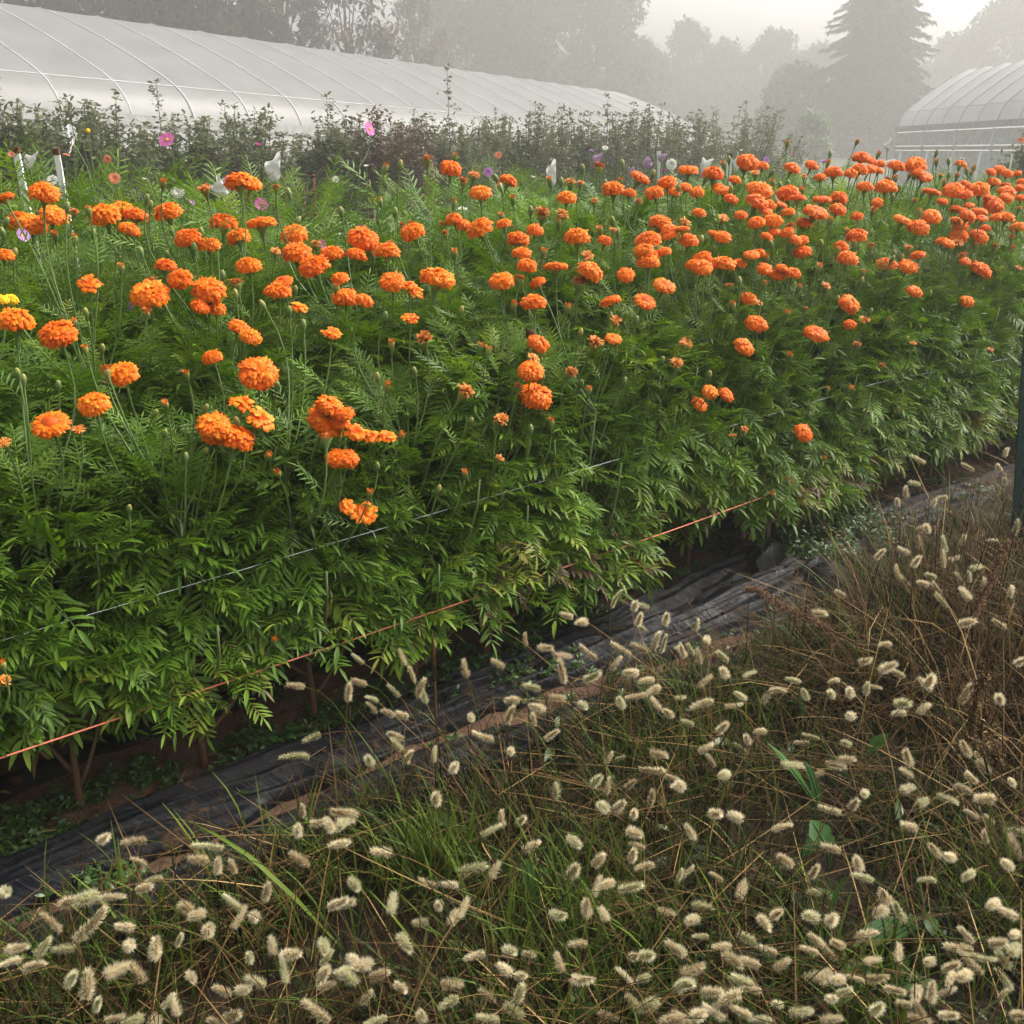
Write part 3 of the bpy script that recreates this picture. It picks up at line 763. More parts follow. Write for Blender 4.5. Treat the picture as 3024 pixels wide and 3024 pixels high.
def stake(name, p0, p1, r, mat, label, cat, group=None, sides=8):
    t = thing(name, label, cat, p0, group)
    p0, p1 = np.array(p0), np.array(p1)
    s = np.linspace(0, 1, 22)[:, None]; P = (p1 - p0) * s
    rr = r * (1 + .10 * (np.arange(22) % 2))
    MB().tube(P, rr, sides).build('shaft', mat, t)
    d = (p1 - p0); 
    MB().tube(np.array([d - d / np.linalg.norm(d) * .012, d + d / np.linalg.norm(d) * .006]), r * 1.25, sides).build('tip', mat, t)
    return t
stake('stake', (-.085, 2.74, -.02), (.054, 2.934, .975), .0115, M['rust'], 'rusty red-brown steel stake leaning among the marigold blooms', 'stake')

_at_y = lambda x, y: CAM + ray(x, y) * (3.26 / ray(x, y)[1])
PB, PT = _at_y(3003, 1735), _at_y(3042, 1112)
# dark green steel fence post by the right-hand side of the grass
t = thing('fence_post', 'dark green studded steel fence post standing in the dry grass', 'fence post', PB)
lean = (PT - PB) * 1.7
for nm, (w, d, off) in {'web': (.009, .045, (0, .02)), 'face_plate': (.058, .008, (0, -.005))}.items():
    m_ = MB(); Q = []
    for s in (0, 1):
        for (sx, sy) in ((-1, -1), (1, -1), (1, 1), (-1, 1)): Q.append(lean * s + [sx * w / 2 + off[0], sy * d / 2 + off[1], -.05 * (1 - s)])
    m_.add(Q, None, [[0, 1, 5, 4], [1, 2, 6, 5], [2, 3, 7, 6], [3, 0, 4, 7], [4, 5, 6, 7], [3, 2, 1, 0]]); m_.build(nm, M['postgreen'], t, False)
m_ = MB()
for k in range(20):
    s = .05 + k * .048; m_.box(lean * s + [0, -.013, 0], (.018, .012, .012))
m_.build('studs', M['postgreen'], t, False)

# ------------------------------------------------------------------ weeds, grass
def oval(L, W, seg=4, fold=.15, droop=.2, wavy=0, g=None):
    s = np.linspace(0, 1, seg + 1); w = np.sin(math.pi * s ** .85) ** .75 * W / 2; w[0] = W * .06; w[-1] = W * .02
    P = []
    for i, q in enumerate(s):
        wv = (g.normal(0, wavy * W) if g is not None else 0)
        for k in (-1, 0, 1): P.append((q * L, k * (w[i] + (wv if 0 < i < seg else 0)), -droop * L * q * q + abs(k) * w[i] * fold))
    F = [[i * 3 + j, i * 3 + j + 1, i * 3 + j + 4, i * 3 + j + 3] for i in range(seg) for j in (0, 1)]
    return np.array(P), np.zeros((0, 3), int), np.array(F)

LEAFY = [oval(1, .42, 3, .2, d) for d in (.1, .35)]
def weed_mb(mb, p, rad, hgt, g, leafsize=.018):
    P, O = [], []
    for k in range(g.integers(5, 10)):
        az = g.uniform(0, 6.28); r = rad * g.uniform(.4, 1.1)
        e = p + [math.cos(az) * r, math.sin(az) * r, hgt * g.uniform(.4, 1)]
        Q = bez(p, p + [0, 0, hgt * .5], e - [0, 0, hgt * .2], e, 6)
        mb.tube(Q, .0012, 3, 0, .55, False)
        for q in Q[1:]:
            for s in range(3): P.append(q); O.append([g.normal(), g.normal(), g.uniform(-.1, .7)])
    P, O = np.array(P), np.array(O)
    rot = frames(O, g.normal(0, .4, len(P))); sz = leafsize * g.uniform(.6, 1.4, len(P)); ti = np.clip(g.normal(.5, .2, len(P)), 0, 1)
    h = len(P) // 2
    mb.scatter(LEAFY[0], P[:h], rot[:h], sz[:h], 0, ti[:h]); mb.scatter(LEAFY[1], P[h:], rot[h:], sz[h:], 0, ti[h:])

g = np.random.default_rng(77); mb = MB()
for (px, py, r, c, hh) in [(1500, 1930, .15, 16, .05), (1640, 1850, .15, 16, .05), (1800, 1770, .15, 12, .05), (1930, 1730, .1, 6, .05), (1330, 2020, .07, 5, .05), (900, 2180, .11, 10, .04), (1130, 2080, .1, 9, .04),
        (1240, 2060, .1, 8, .05), (480, 2290, .05, 4, .04), (330, 2330, .06, 4, .04), (250, 2520, .07, 6, .03), (110, 2480, .11, 10, .04), (50, 2420, .1, 7, .05), (760, 2210, .08, 5, .03), (1000, 2130, .06, 5, .04), (420, 2310, .05, 4, .04), (700, 2280, .05, 3, .03),
        (2350, 1560, .2, 20, .11), (2480, 1620, .2, 22, .14), (2420, 1690, .14, 12, .10), (2250, 1590, .12, 9, .06), (2580, 1570, .12, 8, .1), (2120, 1650, .1, 6, .05), (2350, 1900, .08, 6, .07), (2170, 1960, .06, 5, .05), (280, 2640, .06, 5, .04), (2800, 1430, .12, 8, .06), (1450, 2000, .12, 10, .05), (1560, 1990, .1, 6, .05), (620, 2400, .04, 3, .03)]:
    c0 = on_plane(px, py, 0)
    for k in range(c):
        q = c0 + [g.normal(0, r * .6), g.normal(0, r * .6), 0]; q[2] = ground(q[0], q[1])
        weed_mb(mb, q, g.uniform(.03, .06), hh * g.uniform(.6, 1.3), g)
for k in range(190):
    a = g.uniform(-.4, 7); n = N0 + (g.uniform(.02, .30) if k < 110 else (g.normal(.02, .03) if k < 150 else g.normal(-.24, .05)))
    q = np.array([*xy(a, n), gnd(a, n)]); weed_mb(mb, q, g.uniform(.02, .045), g.uniform(.015, .04), g, .014)
kind(mb.build('weeds', M['weed']), 'stuff', 'low green weeds creeping over the bare soil')

def blades(N, pos, az, lean, curv, L, W, seg=4):
    """Vectorised grass blades -> vertices, quads."""
    s = np.linspace(0, 1, seg + 1)
    ang = lean[:, None] + curv[:, None] * s[None, :]
    dx = np.sin(ang); dz = np.cos(ang)
    st = L[:, None] / seg
    X = np.concatenate([np.zeros((N, 1)), np.cumsum(dx[:, :-1] * st, 1)], 1); Z_ = np.concatenate([np.zeros((N, 1)), np.cumsum(dz[:, :-1] * st, 1)], 1)
    Z_ = np.maximum(Z_, .004)
    w = W[:, None] * np.array([.7, 1.0, .9, .65, .08])[None, :seg + 1] / 2
    c, sn = np.cos(az)[:, None], np.sin(az)[:, None]
    Px, Py = pos[:, :1] + X * c, pos[:, 1:2] + X * sn
    V = np.stack([np.stack([Px - sn * w, Py + c * w, pos[:, 2:3] + Z_], -1), np.stack([Px + sn * w, Py - c * w, pos[:, 2:3] + Z_ + w * .3], -1)], 2)   # N, seg+1, 2, 3
    m = 2 * (seg + 1)
    f = np.array([[2 * i, 2 * i + 1, 2 * i + 3, 2 * i + 2] for i in range(seg)])
    F = (f[None] + (np.arange(N) * m)[:, None, None]).reshape(-1, 4)
    return V.reshape(-1, 3), F, m

def grass_spots(N, g, clumps=260, spread=.05, alo=-.6, ahi=6.0, nlo=-.6):
    """Tufts on the path side of the edge, thinner towards the soil."""
    P = []
    while len(P) < N:
        a = g.uniform(alo, ahi, 4000); n = g.uniform(nlo, N0, 4000)
        d = edge_n(a) - n
        xy_ = ROW[None] * a[:, None] + NRM[None] * n[:, None]
        near = np.hypot(xy_[:, 0], xy_[:, 1] + .3)
        vis = (xy_[:, 1] > .75) & (np.abs(xy_[:, 0]) < .75 * xy_[:, 1] + .5)
        dens = np.clip(.35 + .75 * vnoise(xy_[:, 0] * 7, xy_[:, 1] * 7, 21), .05, 1)
        ok = (d > 0) & vis & (g.random(4000) < np.clip(d / .12 + .08, 0, 1) * dens)
        P.extend(xy_[ok].tolist())
    P = np.array(P[:N]); return np.column_stack([P, ground(P[:, 0], P[:, 1])])

def tallness(P):
    """Taller, drier growth towards the post and the right-hand side."""
    a = P[:, :2] @ ROW; n = P[:, :2] @ NRM
    return np.clip((a - 2.15) / .5, 0, 1) * np.clip((N0 - .5 - n) / .25, 0, 1)

g = np.random.default_rng(91)
mbg = MB()
N = 20000
pos = grass_spots(N, g); tl = tallness(pos)
L = g.uniform(.07, .24, N) * (1 + .7 * tl)
V, F, m = blades(N, pos, g.uniform(0, 6.28, N), np.abs(g.normal(.35, .35, N)), g.uniform(.3, 1.7, N), L, g.uniform(.0022, .0055, N))
mbg.add(V, None, F, 0, np.clip(g.normal(.42, .22, N), 0, 1).repeat(m))
# greener tufts seen in the photograph
for (px, py, c, r, ln) in [(1290, 2570, 200, .05, .22), (1200, 2500, 110, .05, .17), (1600, 2800, 150, .1, .22), (1760, 2680, 130, .08, .22), (430, 2800, 100, .1, .2), (1750, 2930, 220, .12, .22), (2550, 2950, 150, .1, .2), (2700, 1800, 160, .12, .32), (2600, 2000, 90, .08, .3), (900, 2620, 80, .08, .2), (2150, 2950, 90, .1, .18), (100, 2950, 80, .1, .2), (2960, 2700, 120, .08, .26), (1950, 2280, 140, .14, .2), (2120, 2130, 120, .12, .2)]:
    c0 = on_plane(px, py, .06); p = np.column_stack([c0[0] + g.normal(0, r, c), c0[1] + g.normal(0, r, c), np.zeros(c)]); p[:, 2] = ground(p[:, 0], p[:, 1])
    V, F, m = blades(c, p, g.uniform(0, 6.28, c), np.abs(g.normal(.2, .2, c)), g.uniform(.2, 1.2, c), ln * g.uniform(.6, 1.2, c), g.uniform(.003, .007, c))
    mbg.add(V, None, F, 0, np.clip(g.normal(.72, .16, c), 0, 1).repeat(m))
kind(mbg.build('grass', M['grass']), 'stuff', 'low matted green grass')

mbd = MB()
N = 24000
pos = grass_spots(N, g); tl = tallness(pos)
L = g.uniform(.06, .30, N) * (1 + 1.0 * tl)
V, F, m = blades(N, pos, g.uniform(0, 6.28, N), np.abs(g.normal(.75, .45, N)) * (1 - .35 * tl), g.uniform(-.2, 1.4, N), L, g.uniform(.0012, .0038, N))
mbd.add(V, None, F, 0, np.clip(g.normal(.33, .26, N), 0, 1).repeat(m))
N = 4200                                                       # flattened straws lying on top
pos = grass_spots(N, g); tl = tallness(pos); pos[:, 2] += g.uniform(.02, .14, N) * (1 + tl)
V, F, m = blades(N, pos, g.uniform(0, 6.28, N), g.normal(1.45, .22, N), g.uniform(-.1, .5, N), g.uniform(.15, .42, N), g.uniform(.0014, .0032, N))
mbd.add(V, None, F, 0, np.clip(g.normal(.55, .22, N), 0, 1).repeat(m))
N = 2300                                                       # tall bleached growth by the post
c0 = on_plane(2900, 2050, .1); pos = np.column_stack([c0[0] + g.normal(.12, .24, N), c0[1] + g.normal(.02, .36, N), np.zeros(N)])
pos = pos[(pos[:, :2] @ NRM) < edge_n(pos[:, :2] @ ROW) - .1]; N = len(pos)
V, F, m = blades(N, pos, g.uniform(0, 6.28, N), np.abs(g.normal(.45, .35, N)), g.uniform(0, 1.9, N), g.uniform(.18, .54, N), g.uniform(.0016, .005, N))
mbd.add(V, None, F, 0, np.clip(g.normal(.56, .22, N), 0, 1).repeat(m))
kind(mbd.build('dry_grass', M['straw']), 'stuff', 'matted dead brown grass and straw')

# bits of straw and fallen leaf on the soil and plastic
N = 900; a = g.uniform(-.5, 6.5, N); n = N0 + g.uniform(-.5, .3, N); P = ROW[None] * a[:, None] + NRM[None] * n[:, None]
pos = np.column_stack([P, ground(P[:, 0], P[:, 1]) + .03])
V, F, m = blades(N, pos, g.uniform(0, 6.28, N), g.normal(1.55, .12, N), g.uniform(-.1, .3, N), g.uniform(.02, .13, N), g.uniform(.001, .003, N))
mbs = MB().add(V, None, F, 0, np.clip(g.normal(.5, .25, N), 0, 1).repeat(m))
N = 500; a = g.uniform(-.5, 6.5, N); n = N0 + g.uniform(-.5, .3, N); P = ROW[None] * a[:, None] + NRM[None] * n[:, None]
pos = np.column_stack([P, ground(P[:, 0], P[:, 1]) + .028])
mbs.scatter(LEAFY[1], pos, frames(np.column_stack([g.normal(size=(N, 2)), g.normal(0, .12, N)])), g.uniform(.012, .035, N), 0, np.clip(g.normal(.35, .2, N), 0, 1))
kind(mbs.build('straw_litter', M['straw']), 'stuff', 'scraps of straw and dead leaf on soil and plastic')
# low broad ground cover and dark litter between the blades
N = 7000
pos = grass_spots(N, g); pos[:, 2] += g.uniform(.004, .06, N)
O = np.column_stack([g.normal(size=(N, 2)), g.normal(.1, .35, N)])
mbl = MB(); mbl.scatter(LEAFY[1], pos, frames(O, g.normal(0, .6, N)), g.uniform(.010, .030, N), 0, np.clip(g.normal(.28, .22, N), 0, 1))
N = 260; pos = grass_spots(N, g); pos[:, 2] += g.uniform(.02, .10, N)
mbl.scatter(oval(1, .42, 5, .25, .35), pos, frames(np.column_stack([g.normal(size=(N, 2)), g.uniform(.0, .9, N)]), g.normal(0, .5, N)), g.uniform(.03, .075, N), 0, np.clip(g.normal(.7, .2, N), 0, 1))
kind(mbl.build('ground_cover', M['weed']), 'stuff', 'small dark weed leaves under the grass')
mbl = MB(); N = 6000; pos = grass_spots(N, g); pos[:, 2] += g.uniform(.003, .04, N)
O = np.column_stack([g.normal(size=(N, 2)), g.normal(.0, .3, N)])
mbl.scatter(LEAFY[0], pos, frames(O, g.normal(0, .9, N)), g.uniform(.012, .035, N), 0, np.clip(g.normal(.16, .14, N), 0, .7))
kind(mbl.build('leaf_litter', M['straw']), 'stuff', 'dead brown leaf litter')

# ------------------------------------------------------------------ foxtails
def head_mesh(seed, core, br, nb, bend, mat):
    g = np.random.default_rng(seed); mb = MB()
    zz = np.linspace(0, 1, 9); prof = core * np.sin(math.pi * np.clip(zz * .9 + .07, 0, 1)) ** .5; prof[-1] *= .2; prof[0] *= .4
    cx = lambda z: bend * z * z
    V = []; 
    for z, r in zip(zz, prof):
        for k in range(7):
            th = k / 7 * 6.283; V.append((cx(z) + r * math.cos(th) * (1 + .2 * g.normal()), r * math.sin(th) * (1 + .2 * g.normal()), z))
    F = [[i * 7 + j, i * 7 + (j + 1) % 7, (i + 1) * 7 + (j + 1) % 7, (i + 1) * 7 + j] for i in range(8) for j in range(7)]
    mb.add(V, None, F, 0, .0)
    z = g.uniform(.02, 1, nb); th = g.uniform(0, 6.283, nb); r = np.interp(z, zz, prof) * .7
    up = np.interp(z, [0, .5, 1], [.1, .45, 1.3]) + g.normal(0, .25, nb)
    d = np.stack([np.cos(th), np.sin(th), up], -1); d /= np.linalg.norm(d, axis=1)[:, None]
    p = np.stack([cx(z) + r * np.cos(th), r * np.sin(th), z], -1)
    l = br * g.uniform(.6, 1.25, nb)
    side = np.stack([-np.sin(th), np.cos(th), g.normal(0, .3, nb)], -1) * .015
    e = p + d * l[:, None]
    V = np.stack([p - side, p + side, e], 1).reshape(-1, 3)
    mb.add(V, np.arange(nb * 3).reshape(-1, 3), None, 0, (g.normal(.5, .15, nb)[:, None] + np.array([-.25, -.25, .4])).reshape(-1))
    ng = 46                                                     # plump little seeds
    z = g.uniform(.03, .95, ng); th = g.uniform(0, 6.283, ng); r = np.interp(z, zz, prof)
    p = np.stack([cx(z) + r * np.cos(th), r * np.sin(th), z], -1); o = np.stack([np.cos(th) * .5, np.sin(th) * .5, np.ones(ng)], -1)
    mb.scatter(oval(1, .5, 3, .5, .1), p, frames(o), np.full(ng, .09), 0, np.full(ng, .15))
    return mb
HEADS = {}
for fam, (core, br) in {'long': (.070, .165), 'mid': (.10, .23), 'short': (.15, .29)}.items():
    for ti, mat in enumerate(('foxtail', 'foxgreen')):
        HEADS[fam, ti] = [(head_mesh(300 + i * 7 + ti, core, br, 620, b, mat)) for i, b in enumerate((.05, .14, .26, .40))]
HME = {k: [h.mesh('foxtail_head', M['foxgreen' if k[1] else 'foxtail']) for h in v] for k, v in HEADS.items()}

FX = []
def fox(x0, y0, s, txt):
    for w in txt.split():
        x, y, l, a = [float(t) for t in w.split(',')]
        FX.append((x0 + x / s, y0 + y / s, l / s, a))
S = 1.887
fox(0, 1500, S, '1650,992,80,-15 1740,1275,90,10 1655,1370,140,-20')
fox(1000, 1500, S, '110,848,80,-30 355,835,95,-60 415,930,110,-80 450,1010,110,80 475,1060,60,-60 115,975,80,-20 55,1030,100,80 195,1060,70,-40 195,1115,75,-70 310,1020,95,-50 280,1140,70,-45 355,1158,70,-20 335,1320,90,-70 380,1390,80,80 530,1380,85,90 165,1410,70,-50 320,1270,80,-40 700,905,100,-60 890,870,85,-30 1035,740,80,-70 1140,778,50,0 945,1155,115,80 1085,1180,75,-80 1185,1265,95,45 1080,1000,95,-15 1215,1055,90,0 1410,950,100,15 1365,1090,55,30 1250,920,130,-80 1215,840,110,-40 1250,820,80,0 1390,820,120,-20 1535,505,110,80 1540,870,110,60 1575,790,140,-30 1660,1050,130,5 1570,1090,70,-50 1770,1095,80,-50 1840,1145,70,-40 1650,548,50,90 1700,545,60,-30 1675,625,75,70 1690,670,70,-35 1825,620,70,90 1275,603,65,-10 1360,628,60,-35 1680,780,120,-30 1760,745,110,80 1810,760,110,80 1505,1400,90,60 1565,1395,70,20 1720,960,80,0 1755,1010,80,10 970,1070,70,-10 1120,1115,60,-30 810,1285,120,-5 1780,1370,90,0 1910,800,80,-50 1900,1060,60,0 1640,920,60,0 740,1170,35,90 960,1355,40,90')
fox(2000, 1500, S, '115,660,75,60 165,730,45,80 30,800,80,-50 75,795,70,-50 120,830,100,-80 255,830,80,-40 265,920,60,-60 395,925,75,30 150,965,100,45 650,962,85,-15 565,1010,60,20 500,1050,130,55 715,1050,50,-40 355,1050,80,-30 310,1105,110,0 140,1085,130,5 880,955,70,-20 860,1030,70,-60 965,1030,60,-60 1055,1010,80,80 1100,995,70,0 245,1230,60,60 360,1350,80,-20 190,1410,80,-60 155,1340,110,30 700,1310,90,0 750,1275,110,-15 465,1245,60,0 945,1310,60,-30 970,1165,40,0 1230,920,95,-35 1385,985,110,-45 1610,1040,120,60 1410,970,70,60 1370,1120,90,40 1285,1395,110,-60 1610,1350,100,-50 1690,1410,120,-50 1225,370,80,-60 1270,400,90,-55 1355,200,90,75 1490,205,110,-80 1487,290,100,85 1330,300,60,80 1360,115,60,30 1395,115,50,-60 1265,245,55,-20 1575,400,95,-65 1440,455,100,-40 1475,520,120,-50 1375,420,60,-20 1710,430,75,70 1415,380,70,-20 1745,180,60,30 1590,185,60,50 1690,140,40,0 1660,330,70,30 1630,390,70,70 1610,480,60,-80 1890,115,80,80 1860,468,70,70 1800,655,85,-20 1610,640,60,30 1915,850,70,60 1540,290,60,0 1120,260,60,80 1800,1060,80,-70 790,585,60,5 1160,755,80,-10 910,480,70,-30 1240,1140,60,0 1250,1085,60,30 1045,860,60,0 1160,890,50,60 60,1200,80,-20 390,1290,60,-60 880,1430,100,0 630,1430,110,0 930,1400,60,30')
fox(2000, 768, S, '1620,1155,85,-30 1345,1115,75,-30 1830,1075,60,70 1315,1243,60,0 1270,1300,60,-60 1230,1347,50,-70 1430,1360,55,50 1790,1160,50,-40 1825,1230,50,-60 1480,1325,60,10')
fox(0, 2256, S, '575,420,90,30 755,425,110,-10 785,540,95,-40 845,645,100,30 800,690,100,20 25,710,65,40 385,760,160,30 490,745,60,-5 610,735,170,15 300,885,140,-65 510,915,250,35 700,915,100,10 1165,455,165,-15 1115,540,75,-5 1215,580,90,70 1300,575,95,-80 1660,375,75,80 1680,530,120,-50 1690,265,80,75 1765,335,90,0 1840,350,70,-80 1890,445,100,10 1300,780,150,-30 1335,860,90,60 1160,930,80,60 1485,720,100,75 1420,850,65,30 1035,800,95,-45 1100,840,60,0 70,1095,130,10 75,1030,110,15 180,1115,150,35 240,1035,110,35 365,1030,80,-10 390,1200,110,70 490,1240,180,80 545,1330,130,70 775,1165,150,-60 1000,985,90,60 860,1045,90,80 1070,1180,90,20 930,1330,90,50 980,1355,90,-60 1240,1265,100,-40 1345,1265,85,30 1430,1215,120,-20 1590,1160,90,-70 1610,1060,120,30 1815,1090,110,50 1805,1170,90,60 1815,1235,120,15 1810,1010,60,0 1390,1080,90,80 1880,780,130,30 1290,1415,120,20 630,1420,120,10 1770,1380,190,-40 1520,1020,70,-70 640,1150,70,0 720,1010,70,60 1910,330,80,0 1190,1430,90,20 740,1440,60,0 870,1445,60,0 1910,1160,70,70')
fox(1000, 2256, S, '20,445,115,20 30,780,110,10 245,490,130,-10 90,665,70,0 545,195,85,80 740,585,155,15 845,375,120,25 905,315,90,-70 1018,320,60,30 1070,460,120,30 865,600,70,60 505,675,120,-15 615,675,110,10 300,785,80,80 460,885,70,0 560,785,70,80 690,820,80,40 360,980,60,0 635,860,50,60 1212,155,95,80 1310,600,90,65 1445,540,110,50 1500,130,95,75 1625,110,85,60 1745,190,85,85 1560,240,70,60 1480,240,60,-60 1640,375,60,30 1670,455,100,-25 1640,515,80,70 1710,565,100,-5 1625,695,140,15 1440,690,90,60 1490,665,100,-10 1375,815,85,-60 1340,1000,110,-5 1650,280,60,70 1765,45,120,0 1860,80,90,-20 1900,120,70,-50 1310,430,50,0 1430,100,60,60 60,1185,130,-45 220,1175,120,30 765,1065,110,10 950,1040,65,20 1065,1060,75,-30 1230,1110,80,-60 930,1150,65,0 1010,1180,60,30 620,1225,115,10 620,1320,95,5 835,1290,110,-50 1005,1285,120,70 985,1385,110,-40 840,1420,140,-5 1340,1215,70,0 1600,1180,90,-40 1700,1195,80,0 1645,1080,50,0 1715,1070,65,20 1880,1030,120,-45 1495,1400,85,20 1655,1350,130,-40 1740,1340,90,0 1900,1240,100,60 215,1430,110,10 155,1310,100,40 455,1410,80,-60 345,1240,80,0 1905,625,80,60 1215,850,60,0 1820,820,90,0 50,280,90,-20 20,325,50,0 80,1090,60,0 150,1110,70,-60 1870,1425,120,0 1480,840,60,-50 640,20,60,80')
fox(2000, 2256, S, '855,265,130,-10 575,348,125,30 785,60,80,10 870,20,80,0 630,10,90,0 690,20,70,0 985,228,70,60 1275,135,70,20 1290,350,110,-10 1285,50,70,-50 1365,215,60,0 1045,168,40,0 215,275,65,20 265,60,55,0 15,120,70,-50 80,390,80,-65 325,295,60,0 610,540,100,-45 765,605,90,60 770,708,80,-20 45,620,115,20 222,630,90,-35 360,705,75,45 130,780,110,15 85,865,75,-20 135,960,95,0 20,1040,90,-60 240,1020,130,-5 310,1085,80,0 400,975,90,-40 510,1045,120,-10 410,1110,120,-15 580,1120,100,35 490,875,60,0 550,835,80,75 755,850,85,-30 865,875,55,60 860,470,110,-15 1010,560,90,-60 1045,630,130,-25 1040,945,120,40 1235,835,120,-45 1145,820,60,0 1150,750,100,-30 780,985,130,-45 745,1045,110,-10 840,1045,110,-50 900,1005,100,-35 1085,1090,100,10 1235,1060,80,60 1000,1195,80,-10 1105,1205,75,10 755,1180,120,15 820,1185,100,20 900,1200,80,-20 860,1310,80,-20 925,1270,80,30 680,1385,120,5 560,1340,80,-30 75,1165,140,5 45,1220,110,40 370,1215,150,-15 420,1250,120,-30 290,1290,150,0 190,1270,110,15 360,1390,130,-20 480,1420,80,0 115,1400,75,60 210,1395,90,0 1440,490,105,-40 1520,520,70,-20 1500,185,95,0 1600,140,100,-30 1640,80,90,-40 1710,185,130,-10 1735,310,100,-45 1870,100,80,-55 1710,25,100,-30 1870,380,70,30 1885,470,130,-70 1845,565,80,-40 1710,410,80,-60 1625,615,80,10 1640,280,90,-30 1615,955,120,-50 1575,1025,130,0 1640,1110,140,-45 1660,1080,90,0 1720,1090,80,0 1785,1000,70,30 1825,1100,110,-55 1840,1215,130,-60 1875,1035,70,0 1520,1130,100,60 1525,1190,80,0 1600,1180,90,0 1420,1290,95,-80 1330,1275,80,0 1500,1275,90,20 1270,1335,100,-20 1350,1370,120,-60 1510,1400,80,60 1805,1290,90,70 1900,1390,80,60 1115,1370,75,70 1210,1260,80,20 850,1420,120,10 1340,1430,90,0 1410,1100,60,0 1400,640,100,-15 1850,840,60,0 1765,780,80,0 20,1410,90,0 1880,950,60,0')
FX.sort(key=lambda f: -f[2])
print('foxtails', len(FX))
UPV = np.array([0, SP, CP]); RV = np.array([1.0, 0, 0]); BACK = np.array([0, -CP, SP])
g = np.random.default_rng(404)
rest_heads = [MB(), MB()]; rest_stems = MB()
seen_labels = {}
for i, (px, py, lp, ang) in enumerate(FX):
    gp = on_plane(px, py, 0); a0, n0 = an(gp)
    tall = float(tallness(gp[None])[0])
    zh = g.uniform(.13, .30) + .22 * tall + (.12 if n0 > edge_n(a0) - .15 else 0)
    zh = min(zh, .62)
    p = on_plane(px, py, zh); t_ = float((p - CAM) @ -BACK)
    Lp = lp / F_PX * t_ * .98
    Lr = float(np.clip(max(Lp, g.uniform(.028, .041)) * g.uniform(.8, 1.15), .024, .105)); Lp = min(Lp, Lr)
    cb = min(1.0, Lp / Lr); sb = math.sqrt(1 - cb * cb)
    ar = R(ang)
    d = RV * math.cos(ar) + UPV * math.sin(ar)
    if d[2] < 0 or (abs(ang) < 14 and g.random() < .5): d = -d
    d = d * cb + BACK * sb * (1 if g.random() < .8 else -1)
    d /= np.linalg.norm(d)
    basep = p - d * Lr * .5
    # stem down to a root in the grass
    dh = d[:2] / (np.linalg.norm(d[:2]) + 1e-6)
    root = basep[:2] - dh * g.uniform(.08, .26) * (1.0 if d[2] < .8 else .4) + g.normal(0, .03, 2)
    ra, rn_ = float(ROW @ root), float(NRM @ root)
    lim = float(edge_n(ra)) - .04
    if rn_ > lim: root = root - NRM * (rn_ - lim + g.uniform(0, .08))
    if root[1] < .9: root[1] = .9 + g.uniform(0, .1)
    rz = float(ground(root[0], root[1])); root3 = np.array([root[0], root[1], rz - .01])
    ln = np.linalg.norm(basep - root3)
    mid = bez(root3, root3 + [0, 0, ln * .45], basep - d * ln * .3, basep + d * .004, 9)
    green = 1 if g.random() < .28 else 0
    fam = 'long' if Lr > .054 else ('mid' if Lr > .038 else 'short')
    var = g.integers(0, 4); quat = axis_rot(d, g.uniform(0, 6.28))
    if i >= 300:
        mt = np.array(quat.to_matrix()); hb = HEADS[fam, green][var]
        off = 0
        for Vp, tt in zip(hb.v, hb.t): pass
        V = np.vstack(hb.v) * Lr @ mt.T + basep; base_n = rest_heads[green].n
        rest_heads[green].add(V, np.vstack(hb.f3) if hb.f3 else None, np.vstack(hb.f4), 0, np.concatenate(hb.t))
        rest_stems.tube(mid, .0010, 3, 0, g.uniform(.3, .8), False)
        continue
    if px > 2560 and py < 1900: zone = 'beside the green fence post'
    elif px > 2560 and py < 2420: zone = 'in the tall bleached grass below the post'
    elif n0 > edge_n(a0) - .12: zone = 'leaning out over the black plastic'
    elif py > 2800: zone = 'along the near edge of the grass'
    elif px > 2250 and py > 2350: zone = 'around the broad dock leaves'
    elif px < 1000: zone = 'in the grass by the near plastic strip'
    elif py < 2300: zone = 'in the grass beyond the green tuft'
    else: zone = 'in the middle of the brown matted grass'
    size = {'long': 'long', 'mid': 'middling', 'short': 'short'}[fam]
    if cb < .62: size = 'end-on ' + size
    pose = 'upright' if d[2] > .75 else ('slanting' if d[2] > .35 else ('level' if d[2] > -.1 else 'nodding'))
    lab = f"{size} {'greenish' if green else 'cream'} foxtail {pose} {zone}"
    t = thing('foxtail', lab, 'foxtail grass', root3, 'foxtail grass seed heads')
    MB().tube(mid - root3, np.linspace(.0013, .0008, 9), 3, 0, float(g.uniform(.3, .85)), False).build('stalk', M['straw'] if g.random() < .7 else M['grass'], t)
    o = link('seed_head', HME[fam, green][var], t); o.rotation_mode = 'QUATERNION'; o.rotation_quaternion = quat; o.location = basep - root3; fat = g.uniform(.68, 1.0); o.scale = (Lr * fat, Lr * fat, Lr)
for gi, mb in enumerate(rest_heads):
    if mb.n: kind(mb.build('green_foxtails' if gi else 'foxtails', M['foxgreen' if gi else 'foxtail']), 'stuff', 'smaller foxtail heads deeper in the grass')
if rest_stems.n: kind(rest_stems.build('foxtail_stalks', M['straw']), 'stuff', 'thin foxtail stalks')

